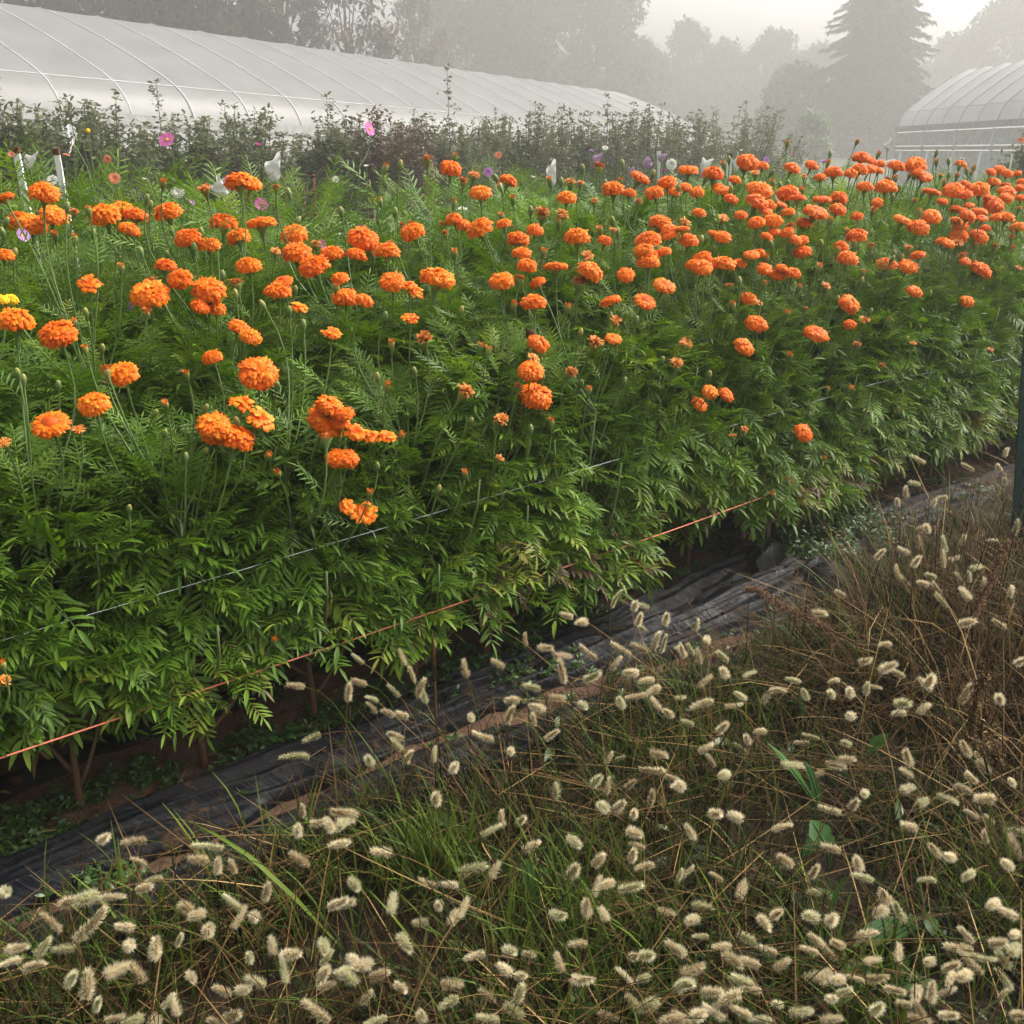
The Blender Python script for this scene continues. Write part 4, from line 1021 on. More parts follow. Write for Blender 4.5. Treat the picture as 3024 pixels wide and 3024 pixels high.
# ------------------------------------------------------------------ single plants in the rough grass
def dock(label, spots, mat='dock', seed=0):
    """spots: (base px, base py, z, tip px, tip py, tip z, width m)"""
    g = np.random.default_rng(500 + seed)
    b0 = on_plane(spots[0][0], spots[0][1], spots[0][2]); root = np.array([b0[0], b0[1], float(ground(b0[0], b0[1]))])
    t = thing('dock_plant', label, 'dock', root, 'dock plants in the rough grass')
    for (bx, by, bz, tx, ty, tz, W) in spots:
        p, q = on_plane(bx, by, bz), on_plane(tx, ty, tz); L = np.linalg.norm(q - p)
        V, f3, F = oval(L, W, 10, .25, .12, .07, g)
        rot = frames((q - p)[None], np.array([g.normal(0, .15)]))[0]
        if rot[2, 2] < 0: rot = rot @ np.diag([1, -1, -1])
        mb = MB(); mb.add(V @ rot.T + p - root, None, F, 0, g.uniform(.3, .7))
        rib = np.array([(s * L, 0, -.12 * L * s * s + .002) for s in np.linspace(0, .95, 7)]) @ rot.T + p - root
        mb.tube(rib, np.linspace(.0022, .0008, 7), 4, 0, .9, False)
        mb.tube(bez(np.array([0, 0, 0.]), np.array([0, 0, .05]), p - root - (q - p) * .1, p - root, 5), .0025, 4, 0, .85, False)
        mb.build('leaf', M[mat], t)
dock('tall upright greyish green dock leaf with ragged edge', [(2440, 2780, .05, 2470, 2580, .2, .040)], seed=1)
dock('round notched dock leaves in the dark hollow of the grass', [(2460, 2470, .12, 2360, 2520, .10, .055), (2440, 2500, .12, 2400, 2420, .16, .05)], seed=2)
dock('wide dark green dock leaf lying over the straw near the frame edge', [(2520, 2800, .06, 2730, 2690, .09, .062)], seed=3)
dock('long bright green dock leaf curving up between foxtails', [(2405, 2370, .1, 2290, 2185, .24, .032), (2420, 2380, .1, 2390, 2250, .2, .03)], seed=4)
dock('short bright green dock leaf standing alone in the straw', [(2560, 2230, .14, 2620, 2160, .2, .045)], seed=5)
dock('chewed bright green dock leaf in the centre of the grass', [(1580, 2720, .06, 1570, 2590, .16, .055), (1570, 2660, .1, 1560, 2540, .18, .035)], seed=6)
dock('low jagged green rosette among the near foxtails', [(2600, 2890, .05, 2680, 2830, .1, .05), (2600, 2890, .05, 2770, 2900, .08, .055), (2580, 2880, .05, 2480, 2850, .08, .045)], seed=7)
dock('narrow pale green dock leaf upright below the black plastic', [(2370, 2140, .08, 2365, 2020, .2, .03)], seed=8)

def fluffy(name, label, cat, pts, r0, r1, count, mat, seed, stemr=.004):
    g = np.random.default_rng(seed); pts = np.array(pts); root = pts[0]
    t = thing(name, label, cat, root, None)
    s = np.linspace(0, len(pts) - 1, 24); P = np.stack([np.interp(s, np.arange(len(pts)), pts[:, i]) for i in range(3)], -1) - root
    MB().tube(P, np.linspace(stemr, stemr * .5, 24), 5, 0, .4).build('stem', M[mat], t)
    u = g.uniform(.3, 1, count); c = np.stack([np.interp(u * 23, np.arange(24), P[:, i]) for i in range(3)], -1)
    rr = np.interp(u, [.3, .6, 1], [r1, r0, r1 * .6])[:, None]
    lump = 1 + .5 * vnoise(u * 22, u * 0, seed)[:, None]
    pos = c + g.normal(0, .5, (count, 3)) * rr * lump
    mb = MB(); mb.scatter(oval(1, .55, 2, .3, .2), pos, frames(g.normal(size=(count, 3))), g.uniform(.004, .010, count), 0, np.clip(g.normal(.5, .22, count), 0, 1))
    mb.build('seed_head', M[mat], t)
fluffy('dried_amaranth', 'dead brown amaranth stalk bent over the torn black plastic', 'dead weed', [on_plane(2640, 1960, .1), on_plane(2500, 1885, .22), on_plane(2400, 1835, .25), on_plane(2310, 1790, .24), on_plane(2240, 1740, .20), on_plane(2205, 1742, .17)], .022, .012, 1500, 'deadhead', 1)
fluffy('dried_dock', 'dark brown dock seed stalk leaning beside the green post', 'dead weed', [on_plane(2765, 1965, .12), on_plane(2850, 1850, .3), on_plane(2920, 1720, .42), on_plane(2975, 1600, .5)], .016, .012, 1300, 'deadhead', 2)
fluffy('dried_grass_head', 'drooping light brown feathery seed head in the tall dead grass', 'dead weed', [on_plane(2960, 2060, .3), on_plane(2915, 1990, .46), on_plane(2890, 2030, .42), on_plane(2870, 2130, .34), on_plane(2850, 2220, .28)], .018, .012, 1100, 'straw', 3, .0025)
fluffy('dried_grass_head', 'short brown feathery seed head hanging below the drooping one', 'dead weed', [on_plane(2930, 2330, .2), on_plane(2900, 2210, .34), on_plane(2925, 2190, .33), on_plane(2950, 2260, .26)], .02, .012, 900, 'straw', 4, .0025)
fluffy('dried_amaranth', 'small dead brown amaranth twig beside the weed patch', 'dead weed', [on_plane(2560, 1880, .06), on_plane(2530, 1800, .16), on_plane(2490, 1765, .2)], .012, .006, 500, 'deadhead', 5, .003)

q0, q1, q2 = on_plane(1290, 2180, .1), on_plane(1284, 2010, .32), on_plane(1276, 1860, .47)
t = thing('grass_stalk', 'tall straight reddish grass stalk standing against the plastic', 'grass stalk', (q0[0], q0[1], 0))
o = np.array([q0[0], q0[1], 0])
MB().tube(np.array([[0, 0, 0], q0 - o, q1 - o]), .0028, 5, 0, .6).build('stem', M['straw'], t)
MB().tube(np.array([q1 - o, (q1 + q2) / 2 - o, q2 - o]), [.0045, .005, .001], 6, 0, .5).build('seed_spike', M['straw'], t)
pts = np.array([on_plane(1010, 2800, .05), on_plane(870, 2650, .17), on_plane(740, 2530, .25), on_plane(640, 2465, .27), on_plane(545, 2420, .25)])
mb = MB(); s = np.linspace(0, 4, 14); P = np.stack([np.interp(s, np.arange(5), pts[:, i]) for i in range(3)], -1)
wv = np.array([.2, .5, .8, 1, 1, 1, .95, .9, .8, .7, .55, .4, .22, .05]) * .0055
side = np.cross(np.gradient(P, axis=0), [0, 0, 1]); side /= np.linalg.norm(side, axis=1)[:, None]
mb.grid(np.stack([P - side * wv[:, None], P - [0, 0, .002], P + side * wv[:, None]], 1), 0, .85)
tag(mb.build('long_grass', M['grass']), 'long single green grass blade arching over the black plastic', 'grass blade')

for (px, py, lab, sd_, sz) in [(1530, 1770, 'leafy light green weed hanging at the foot of the marigolds', 1, .05), (1520, 1895, 'broad-leaved green weed on the soil beside the plastic', 2, .045), (820, 2175, 'small leafy green weed below the twine', 3, .03)]:
    g = np.random.default_rng(600 + sd_); c0 = on_plane(px, py, .03); root = np.array([c0[0], c0[1], float(ground(c0[0], c0[1]))])
    t = thing('leafy_weed', lab, 'weed', root, 'leafy weeds on the soil'); ms, ml = MB(), MB()
    for k in range(9):
        az = k * 2.4; r = sz * g.uniform(.6, 1.6); e = np.array([math.cos(az) * r, math.sin(az) * r, sz * g.uniform(.5, 2.2)])
        ms.tube(bez(np.zeros(3), np.array([0, 0, sz * .6]), e * [.7, .7, 1], e, 5), .0014, 4, 0, .6, False)
        for q in range(2):
            ml.scatter(oval(1, .55, 5, .2, .3), e[None] * (1 - .3 * q), frames(np.array([[math.cos(az + q), math.sin(az + q), .2]])), [sz * g.uniform(.7, 1.1)], 0, [g.uniform(.4, .8)])
    ms.build('stem', M['weed'], t); ml.build('leaves', M['dock'], t)
# ------------------------------------------------------------------ behind the bed: cosmos, dahlias, bags, stakes
def pix_scale(px, py, p):
    return float((p - CAM) @ np.array([0, CP, -SP])) / F_PX           # metres per photograph pixel at p

def petal_disc(n, w, notch, cup, seed, rows=1):
    g = np.random.default_rng(seed); mb = MB()
    for r in range(rows):
        for k in range(n):
            az = (k + .5 * (r % 2)) / n * 6.283 + g.normal(0, .06); c, s = math.cos(az), math.sin(az); sc = 1 - .22 * r; el = cup + .28 * r + g.normal(0, .06)
            prof = [(.08, .12), (.45, .62), (.82, 1.0), (1.0, .8)]
            P = []
            for x, ww in prof:
                for j in (-1, 0, 1):
                    xx = x - (notch if (x == 1.0 and j == 0) else 0)
                    P.append((xx * sc, j * ww * w * sc, xx * sc * math.sin(el) + abs(j) * .05 * sc + g.normal(0, .012)))
            P = np.array(P); P = np.stack([P[:, 0] * c - P[:, 1] * s, P[:, 0] * s + P[:, 1] * c, P[:, 2]], -1)
            F = [[i * 3 + j, i * 3 + j + 1, i * 3 + j + 4, i * 3 + j + 3] for i in range(3) for j in (0, 1)]
            mb.add(P, None, F, 0, g.uniform(.2, .9))
    return mb
PET = {'cosmos': petal_disc(8, .36, .06, .05, 1), 'half': petal_disc(8, .34, .06, .5, 2), 'dahlia': petal_disc(13, .20, 0, .0, 3, 5), 'ball': petal_disc(10, .26, 0, .25, 4, 6)}
PM = {}
def petals(form, col):
    if (form, col) not in PM: PM[form, col] = PET[form].mesh('petals', M[col])
    return PM[form, col]
DISC = MB().lathe([(.24, .0), (.25, .07), (.17, .14), (.02, .16)], 9).mesh('flower_disc', M['disc'])
SEPAL = MB().lathe([(.3, -.02), (.26, -.1), (.12, -.2), (.06, -.4)], 8, None, 0, .4).mesh('sepals', M['calyx'])
ROUND = MB().lathe([(.1, -1), (.7, -.8), (1, 0), (.75, .7), (.05, 1)], 8, None, 0, .6)

def tall_flower(px, py, w, form, col, facing, label, cat, seed, n=None):
    g = np.random.default_rng(700 + seed)
    n = n or N0 + (g.uniform(1.02, 1.2) if px < 1700 else g.uniform(1.3, 2.4))
    p = at_n(px, py, n); rad = w * pix_scale(px, py, p) / 2
    bx = p[:2] + g.normal(0, .06, 2); root = np.array([bx[0], bx[1], float(ground(*bx))])
    t = thing(cat.split()[0] + '_flower' if cat != 'cosmos' else 'cosmos_flower', label, cat, root, 'flowers growing behind the marigolds')
    f = {'cam': np.array([-.2 * p[0] / p[1], -.8, .45]), 'up': np.array([.1, -.1, 1]), 'left': np.array([-.8, -.35, .4]), 'right': np.array([.8, -.4, .35])}[facing] + g.normal(0, .12, 3)
    f /= np.linalg.norm(f)
    L = p - root
    P = bez(np.zeros(3), np.array([0, 0, L[2] * .5]), L - f * .12 - [0, 0, .1], L - f * rad * .35, 12)
    st = MB().tube(P, np.linspace(.0035, .0014, 12), 4, 0, .75, False)
    for q in range(3):
        b = P[5 + 2 * q]; e = b + [g.normal(0, .10), g.normal(0, .10), g.uniform(.08, .22)]
        st.tube(bez(b, b + (e - b) * .5 + [0, 0, -.02], e - [0, 0, .04], e, 5), .0011, 3, 0, .8, False)
    st.build('stem', M['stem'], t)
    lv = MB(); pos = P[[3, 4, 5, 6, 7, 8, 3, 4, 5, 6]] ; out = np.column_stack([g.normal(0, 1, (10, 2)), g.uniform(.1, .9, 10)])
    scatter_leaves(lv, pos, out, g.uniform(.06, .14, 10), np.full(10, 3), g.uniform(.35, .7, 10), g); lv.build('leaves', M['leaf'], t)
    bd = MB()
    for q in range(3):
        b = P[5 + 2 * q] + [g.normal(0, .08), g.normal(0, .08), g.uniform(.06, .2)]
        Mx = np.eye(4); Mx[:3, :3] *= .006; Mx[:3, 3] = b; bd.lathe([(.1, -1), (.7, -.8), (1, 0), (.75, .7), (.05, 1)], 6, Mx, 0, .7)
    if form != 'bud':
        quat = axis_rot(f, g.uniform(0, 6.28))
        o = link('petals', petals(form, col), t); o.rotation_mode = 'QUATERNION'; o.rotation_quaternion = quat; o.location = L; o.scale = (rad,) * 3
        if form in ('cosmos', 'half'): link('flower_disc', DISC, o)
        link('sepals', SEPAL, o)
    else:
        Mx = np.eye(4); Mx[:3, :3] *= rad; Mx[:3, 3] = L; MB().lathe([(.1, -1), (.7, -.8), (1, 0), (.75, .7), (.05, 1)], 8, Mx, 0, .8).build('bud', M[col], t)
K = 0
for (px, py, w, form, col, face, lab, cat) in [
    (493, 413, 48, 'cosmos', 'pink_petal', 'cam', 'pink cosmos standing highest in front of the pale tunnel boards', 'cosmos'),
    (1090, 381, 42, 'cosmos', 'pink_petal', 'right', 'pink cosmos on a long stem against the reddish bush', 'cosmos'),
    (763, 430, 22, 'half', 'magenta_petal', 'up', 'small closed magenta cosmos beside the crumpled white bag', 'cosmos'),
    (772, 603, 40, 'cosmos', 'pink_petal', 'cam', 'bright pink cosmos just above the tightest marigold pair', 'cosmos'),
    (668, 548, 44, 'half', 'lilac_petal', 'left', 'lilac cosmos half hidden behind a tall marigold', 'cosmos'),
    (63, 697, 44, 'half', 'lilac_petal', 'right', 'lilac cosmos low among the marigolds near the frame edge', 'cosmos'),
    (392, 908, 36, 'half', 'lilac_petal', 'left', 'purple cosmos tucked under a large marigold', 'cosmos'),
    (1069, 672, 24, 'half', 'pink_petal', 'up', 'pink cosmos peeping over a full marigold', 'cosmos'),
    (948, 723, 32, 'half', 'pink_petal', 'right', 'pink cosmos edge-on between two marigolds', 'cosmos'),
    (215, 432, 54, 'cosmos', 'white_petal', 'left', 'white cosmos seen edge-on above the white plant stakes', 'cosmos'),
    (154, 532, 34, 'dahlia', 'white_petal', 'cam', 'white dahlia between the two white plant stakes', 'dahlia'),
    (525, 567, 40, 'dahlia', 'white_petal', 'cam', 'white dahlia with a smaller bud above the orange blooms', 'dahlia'),
    (991, 530, 22, 'cosmos', 'white_petal', 'cam', 'small white cosmos in front of the dark bush row', 'cosmos'),
    (1007, 695, 38, 'dahlia', 'white_petal', 'up', 'white dahlia low beside a marigold', 'dahlia'),
    (1082, 492, 17, 'half', 'white_petal', 'up', 'tiny white cosmos under the tall pink one', 'cosmos'),
    (1366, 617, 28, 'cosmos', 'white_petal', 'up', 'white cosmos among green marigold stalks', 'cosmos'),
    (1575, 525, 18, 'half', 'white_petal', 'up', 'small white bloom beside the pointed white bag', 'cosmos'),
    (1787, 437, 20, 'dahlia', 'white_petal', 'cam', 'small white dahlia high above the mauve bags', 'dahlia'),
    (1983, 485, 33, 'dahlia', 'white_petal', 'cam', 'large spiky white dahlia beside the narrow white stake', 'dahlia'),
    (1442, 508, 28, 'dahlia', 'lilac_petal', 'cam', 'pointed lilac dahlia above the orange blooms', 'dahlia'),
    (1471, 458, 22, 'dahlia', 'coral_petal', 'cam', 'peach dahlia above the lilac one', 'dahlia'),
    (1747, 445, 18, 'dahlia', 'lilac_petal', 'up', 'faint lilac dahlia over the mauve bag', 'dahlia'),
    (318, 470, 24, 'ball', 'coral_petal', 'cam', 'round coral dahlia standing alone above the others', 'dahlia'),
    (339, 527, 34, 'ball', 'coral_petal', 'cam', 'peach dahlia cluster below the round coral one', 'dahlia'),
    (196, 460, 22, 'ball', 'coral_petal', 'up', 'coral dahlia beside the second white plant stake', 'dahlia'),
    (34, 457, 20, 'ball', 'coral_petal', 'cam', 'coral dahlia by the first white plant stake', 'dahlia'),
    (260, 386, 14, 'bud', 'yellow', 'up', 'yellow green bud on a tall bare stem', 'cosmos'),
    (1114, 654, 30, 'cosmos', 'pink_petal', 'up', 'pale pink cosmos in the dark gap behind the bed', 'cosmos'),
    (2263, 472, 20, 'dahlia', 'lilac_petal', 'cam', 'pale lilac dahlia behind the crowded orange blooms', 'dahlia'),
    (2434, 478, 26, 'ball', 'lilac_petal', 'up', 'mauve dahlia in the mist beside the spruce', 'dahlia'),
    (2189, 445, 11, 'half', 'white_petal', 'up', 'tiny cream bloom above the white bags', 'cosmos'),
    (2840, 470, 19, 'ball', 'white_petal', 'up', 'round white dahlia against the grey tunnel wall', 'dahlia'),
    (2759, 458, 13, 'ball', 'white_petal', 'up', 'small white dahlia bud against the tunnel wall', 'dahlia'),
    (2344, 455, 12, 'ball', 'magenta_petal', 'up', 'small dark red dahlia in the mist', 'dahlia'),
    (3014, 415, 20, 'ball', 'coral_petal', 'cam', 'orange dahlia on the dark shrub at the frame edge', 'dahlia'),
    (1960, 505, 20, 'ball', 'magenta_petal', 'up', 'dark mauve dahlia just under the spiky white one', 'dahlia'),
    (427, 530, 16, 'half', 'white_petal', 'up', 'tiny white bloom beside the leafy green clump', 'cosmos'),
    (564, 597, 22, 'half', 'lilac_petal', 'right', 'small lilac bloom under the white dahlia', 'cosmos')]:
    K += 1; tall_flower(px, py, w, form, col, face, lab, cat, K, n=(N0 + .75 if (py > 640 and px < 1000) else None))

def leafy_bush_mesh(seed, fine):
    g = np.random.default_rng(seed); mb = MB()
    c = 620 if fine else 400
    ph = g.uniform(0, 6.28, c); r = .34 * g.random(c) ** .5; z = .1 + .9 * g.random(c) ** .75
    pos = np.stack([r * np.cos(ph), r * np.sin(ph), z], -1) * [1, 1, 1]
    out = np.stack([np.cos(ph), np.sin(ph), g.normal(.6, .5, c)], -1) + g.normal(0, .5, (c, 3))
    if fine:
        scatter_leaves(mb, pos, out, g.uniform(.09, .17, c), np.where(g.random(c) < .6, 3, 2), np.clip(g.normal(.45, .18, c), .1, .78), g)
    else:
        k = 3
        pos = np.repeat(pos, k, 0) + g.normal(0, .03, (c * k, 3)); out = np.repeat(out, k, 0) + g.normal(0, .5, (c * k, 3))
        mb.scatter(oval(1, .5, 4, .2, .3), pos, frames(out, g.normal(0, .4, c * k)), g.uniform(.06, .12, c * k), 0, np.clip(g.normal(.45, .2, c * k), 0, 1))
    return mb
BEDM = [leafy_bush_mesh(20, True).mesh('foliage', M['leaf']), leafy_bush_mesh(21, True).mesh('foliage', M['leaf']), leafy_bush_mesh(22, False).mesh('foliage', M['green']), leafy_bush_mesh(23, False).mesh('foliage', M['green'])]
stm = MB(); g = np.random.default_rng(3)
for k in range(9):
    e = np.array([g.normal(0, .18), g.normal(0, .18), g.uniform(.7, 1.0)]); stm.tube(bez(np.zeros(3), np.array([0, 0, .3]), e * [.7, .7, .7], e, 6), np.linspace(.006, .002, 6), 4, 0, .7, False)
STM = stm.mesh('stems', M['stem'])
g = np.random.default_rng(31)
for r, (dn, hh, fine, nm, lab) in enumerate([(1.22, 1.26, True, 'cosmos_plant', 'tall feathery cosmos bush {} against the back of the marigolds'), (1.62, 1.12, True, 'cosmos_plant', 'feathery cosmos bush {} along the strip directly behind the marigolds'), (2.3, 1.1, False, 'dahlia_plant', 'broad-leaved dahlia bush {} along the second strip behind the marigolds'), (3.2, 1.1, True, 'cosmos_plant', 'feathery cosmos bush {} along the last strip before the hedge')]):
    a = (.62, .55, .85, 1.15)[r]; k = 0
    while a < (2.3, 11, 13, 15)[r] and k < 24:
        p = xy(a + g.normal(0, .05), N0 + dn + g.normal(0, .08)); z = float(ground(*p))
        s = hh * g.uniform(.80, 1.08)
        if r == 2 and g.random() < .3: s *= .8
        qx = proj([p[0], p[1], 1.2])[0]
        s *= float(np.interp(qx, [-200, 650, 820, 1150, 1300, 3100], [1, 1, .9, .9, 1, 1] if r == 0 else [1.1, 1.08, .74, .74, 1.06, 1.12] if r == 1 else [.86, .86, .66, .66, 1, 1.06]))
        t = thing(nm, lab.format(ORD[k] + ' from the near end'), 'cosmos' if fine else 'dahlia', (p[0], p[1], z), 'leafy plants behind the marigolds', g.uniform(0, 6.28))
        o = link('foliage', BEDM[(0 if fine else 2) + int(g.integers(0, 2))], t); o.scale = (1.15, 1.15, s)
        o = link('stems', STM, t); o.scale = (1, 1, s * 1.12)
        a += (.24, .38, .44, .50)[r]; k += 1

def bag(px, py, w, h, mat, label, seed, pointed=True, n=None):
    g = np.random.default_rng(800 + seed); n = n or N0 + (g.uniform(1.05, 1.2) if px < 1700 else g.uniform(1.4, 2.0))
    p = at_n(px, py, n); s = pix_scale(px, py, p); W, Hh = w * s, h * s
    root = np.array([p[0], p[1], float(ground(p[0], p[1]))])
    t = thing('flower_bag', label, 'mesh bag', root, 'organza bags tied over flower heads')
    MB().tube(np.array([[0, 0, 0], [g.normal(0, .03), 0, (p[2] - root[2]) * .6], p - root - [0, 0, Hh * .4]]), .003, 4, 0, .7, False).build('stem', M['stem'], t)
    nu, nv = 14, 9; X = np.zeros((nv, nu + 1, 3)); tilt = g.normal(0, .35)
    for i in range(nv):
        v = i / (nv - 1)
        wd = (np.interp(v, [0, .15, .5, 1], [.14, .6, .85, 1.05])) * W / 2
        for j in range(nu + 1):
            th = j / nu * 6.283
            x = wd * math.cos(th); y = wd * .45 * math.sin(th) * (1 - .85 * v)
            z = (v - .5) * Hh + Hh * v * ((.26 if pointed else .1) * math.cos(th) + .12 * math.sin(2 * th + seed)) + (0 if j in (0, nu) else g.normal(0, .02) * Hh)
            if j == nu: x, y, z = X[i, 0]; X[i, j] = (x, y, z); continue
            X[i, j] = (x * (1 + .06 * math.sin(3 * th + i)), y + .10 * W * math.sin(3 * th + 1.3 * i), z)
    ct, sn = math.cos(tilt), math.sin(tilt)
    X = np.stack([X[..., 0] * ct - X[..., 2] * sn, X[..., 1], X[..., 0] * sn + X[..., 2] * ct], -1) + (p - root)
    MB().grid(X, 0, .5).build('mesh_bag', M[mat], t)
for i, (px, py, w, h, mat, lab) in enumerate([
    (808, 505, 52, 62, 'bag', 'crumpled white organza bag on a flower under the first tunnel boards'),
    (652, 560, 44, 54, 'bag', 'white organza bag tilted behind the tallest marigold pair'),
    (86, 478, 34, 46, 'bag', 'small white bag tucked behind the first white stake'),
    (1763, 471, 28, 26, 'mauve_bag', 'mauve organza bag standing clear above a faded marigold'),
    (1914, 484, 30, 26, 'mauve_bag', 'mauve organza bag leaning over the orange blooms'),
    (1954, 468, 24, 22, 'mauve_bag', 'small mauve bag pressed against the narrow white stake'),
    (1630, 520, 32, 56, 'bag', 'tall pointed white bag alone above the marigolds'),
    (2081, 492, 32, 42, 'bag', 'slanting white bag with the pointed corner'),
    (2174, 485, 20, 38, 'bag', 'white bag folded against the upright white stake'),
    (2622, 432, 22, 24, 'bag', 'square white bag against the misty spruce foot'),
    (2628, 484, 28, 20, 'bag', 'low white bag behind the crowded orange blooms'),
    (1868, 505, 18, 16, 'mauve_bag', 'lowest mauve bag just over the marigolds')]):
    bag(px, py, w, h, mat, lab, i, i % 3 != 1)

def marker(x0, y0, x1, y1, w, label, n):
    p, q = at_n(x0, y0, n), at_n(x1, y1, n); s = pix_scale(x0, y0, p)
    d = (q - p) / np.linalg.norm(q - p); zg = float(ground(q[0], q[1])); foot = q + d * max(0, (q[2] - zg) / max(.2, -d[2]))
    t = thing('plant_stake', label, 'plant stake', foot, 'white plant stakes behind the marigolds')
    W = max(.012, w * s); side = np.array([W / 2, 0, 0]); th = np.array([0, .006, 0])
    V = [a + b * side + c * th for a in (p - foot, np.zeros(3)) for b in (-1, 1) for c in (-1, 1)]
    MB().add(V, None, [[0, 1, 3, 2], [4, 6, 7, 5], [0, 4, 5, 1], [2, 3, 7, 6], [0, 2, 6, 4], [1, 5, 7, 3]]).build('blade', M['white_paint'], t, False)
    e = p - foot
    MB().box(e + [0, 0, .004], (W * 1.08, .016, .02)).build('top_edge', M['rust'] if w > 12 else M['white_paint'], t, False)
for (x0, y0, x1, y1, w, lab, dn) in [
    (48, 447, 71, 562, 18, 'wide white stake nearest the frame edge with a bag behind it', 1.5), (167, 452, 187, 565, 16, 'wide white stake beside the white dahlia', 1.5),
    (1946, 455, 1948, 530, 11, 'narrow white stake beside the spiky white dahlia', 2.0), (2155, 462, 2151, 540, 14, 'upright white stake behind a tall green bud', 1.9),
    (2660, 448, 2655, 480, 6, 'thin white stake below the tunnel end, nearest the spruce', 3.2), (2738, 450, 2733, 478, 6, 'thin white stake beside the small white dahlia bud', 3.2), (2814, 450, 2810, 476, 6, 'thin white stake in the middle of the tunnel wall', 3.2),
    (2894, 455, 2888, 486, 7, 'thin white stake before the paler tunnel panel', 3.2), (2989, 458, 2984, 490, 6, 'thin white stake beside the dark shrub', 3.2)]:
    marker(x0, y0, x1, y1, w, lab, N0 + dn)

# rusty stakes and wires in front of the hedge
tops = [(838, 528, 'rusty thin stake under the crumpled white bag'), (894, 552, 'rusty thin stake beside the pink cosmos'), (924, 518, 'taller rusty stake before the dark hedge'), (1098, 580, 'rusty stake under the reddish bush')]
WN = N0 + 4.3
for (px, py, lab) in tops:
    p = at_n(px, py, WN); zg = float(ground(p[0], p[1]))
    stake('wire_stake', (p[0] - .01, p[1], zg - .1), tuple(p), .012, M['rust'], lab, 'stake', 'rusty stakes carrying wire')
for k, z in enumerate((.62, .95)):
    a_ = np.linspace(.2, 9, 40); P = np.array([[*xy(a, WN), gnd(a, WN) + z + .01 * math.sin(a * 3)] for a in a_])
    tag(cord('wire', P, .0025, M['wire']), f"{'lower' if k == 0 else 'upper'} rusty wire strung along the thin stakes", 'wire', 'wires before the hedge')

# ------------------------------------------------------------------ hedge of young bushes
def bush(px, top, w, dn, mat, label, seed, sprig=None, dense=1.0):
    dn = dn * 1.55 if px < 3000 else dn
    g = np.random.default_rng(900 + seed); n = N0 + dn
    p = at_n(px, 560, n); zg = float(ground(p[0], p[1])); root = np.array([p[0], p[1], zg])
    s = pix_scale(px, 560, p); W = w * s / 2 * 1.4
    Ht = float(at_n(px, top, n)[2]) - zg
    t = thing('berry_bush', label, 'bush', root, 'hedge of young bushes before the tunnel')
    br, lf = MB(), MB(); P, O = [], []
    for k in range(int(60 * dense)):
        az = g.uniform(0, 6.28); r = W * g.random() ** .6; hh = Ht * (1 - .16 * (r / W) ** 2) * min(1.0, g.uniform(.62, 1.02))
        if sprig and k == 0: r, hh = W * .1, Ht
        elif sprig: hh *= sprig
        e = np.array([r * math.cos(az) + g.normal(0, .06), r * math.sin(az) * .9, hh]); Q = bez(np.array([g.normal(0, .05), g.normal(0, .05), 0]), np.array([e[0] * .55, e[1] * .55, hh * .3]), e * [.9, .9, .75], e, 14)
        br.tube(Q, np.linspace(.010, .0025, 14), 4, 0, .5, False)
        for q in range(2, 14):
            for m_ in range(11 if q > 3 else 7):
                off = g.normal(0, .07 if q < 11 else .025, 3); P.append(Q[q] + off * (1.5 if q < 11 else 1)); O.append([g.normal(), g.normal(), g.uniform(-.2, 1)])
        for sb in range(4):                                       # side twigs
            b = Q[g.integers(4, 12)]; e2 = b + np.array([g.normal(0, .2), g.normal(0, .2), g.uniform(.0, .25)])
            if e2[2] > hh + .04: continue
            br.tube(np.array([b, (b + e2) / 2 + [0, 0, .02], e2]), .0025, 3, 0, .5, False)
            for f in np.linspace(.2, 1, 7):
                for m_ in (0, 1): P.append(b + (e2 - b) * f + g.normal(0, .02, 3)); O.append([g.normal(), g.normal(), g.uniform(-.1, 1)])
    P, O = np.array(P), np.array(O); c = len(P); h = c // 2
    rot = frames(O, g.normal(0, .6, c)); sz = g.uniform(.04, .08, c); ti = np.clip(g.normal(.5, .2, c), 0, 1)
    lf.scatter(oval(1, .5, 3, .2, .1), P[:h], rot[:h], sz[:h], 0, ti[:h]); lf.scatter(oval(1, .45, 3, .25, .4), P[h:], rot[h:], sz[h:], 0, ti[h:])
    br.build('branches', M['bark'], t); lf.build('foliage', M[mat], t)
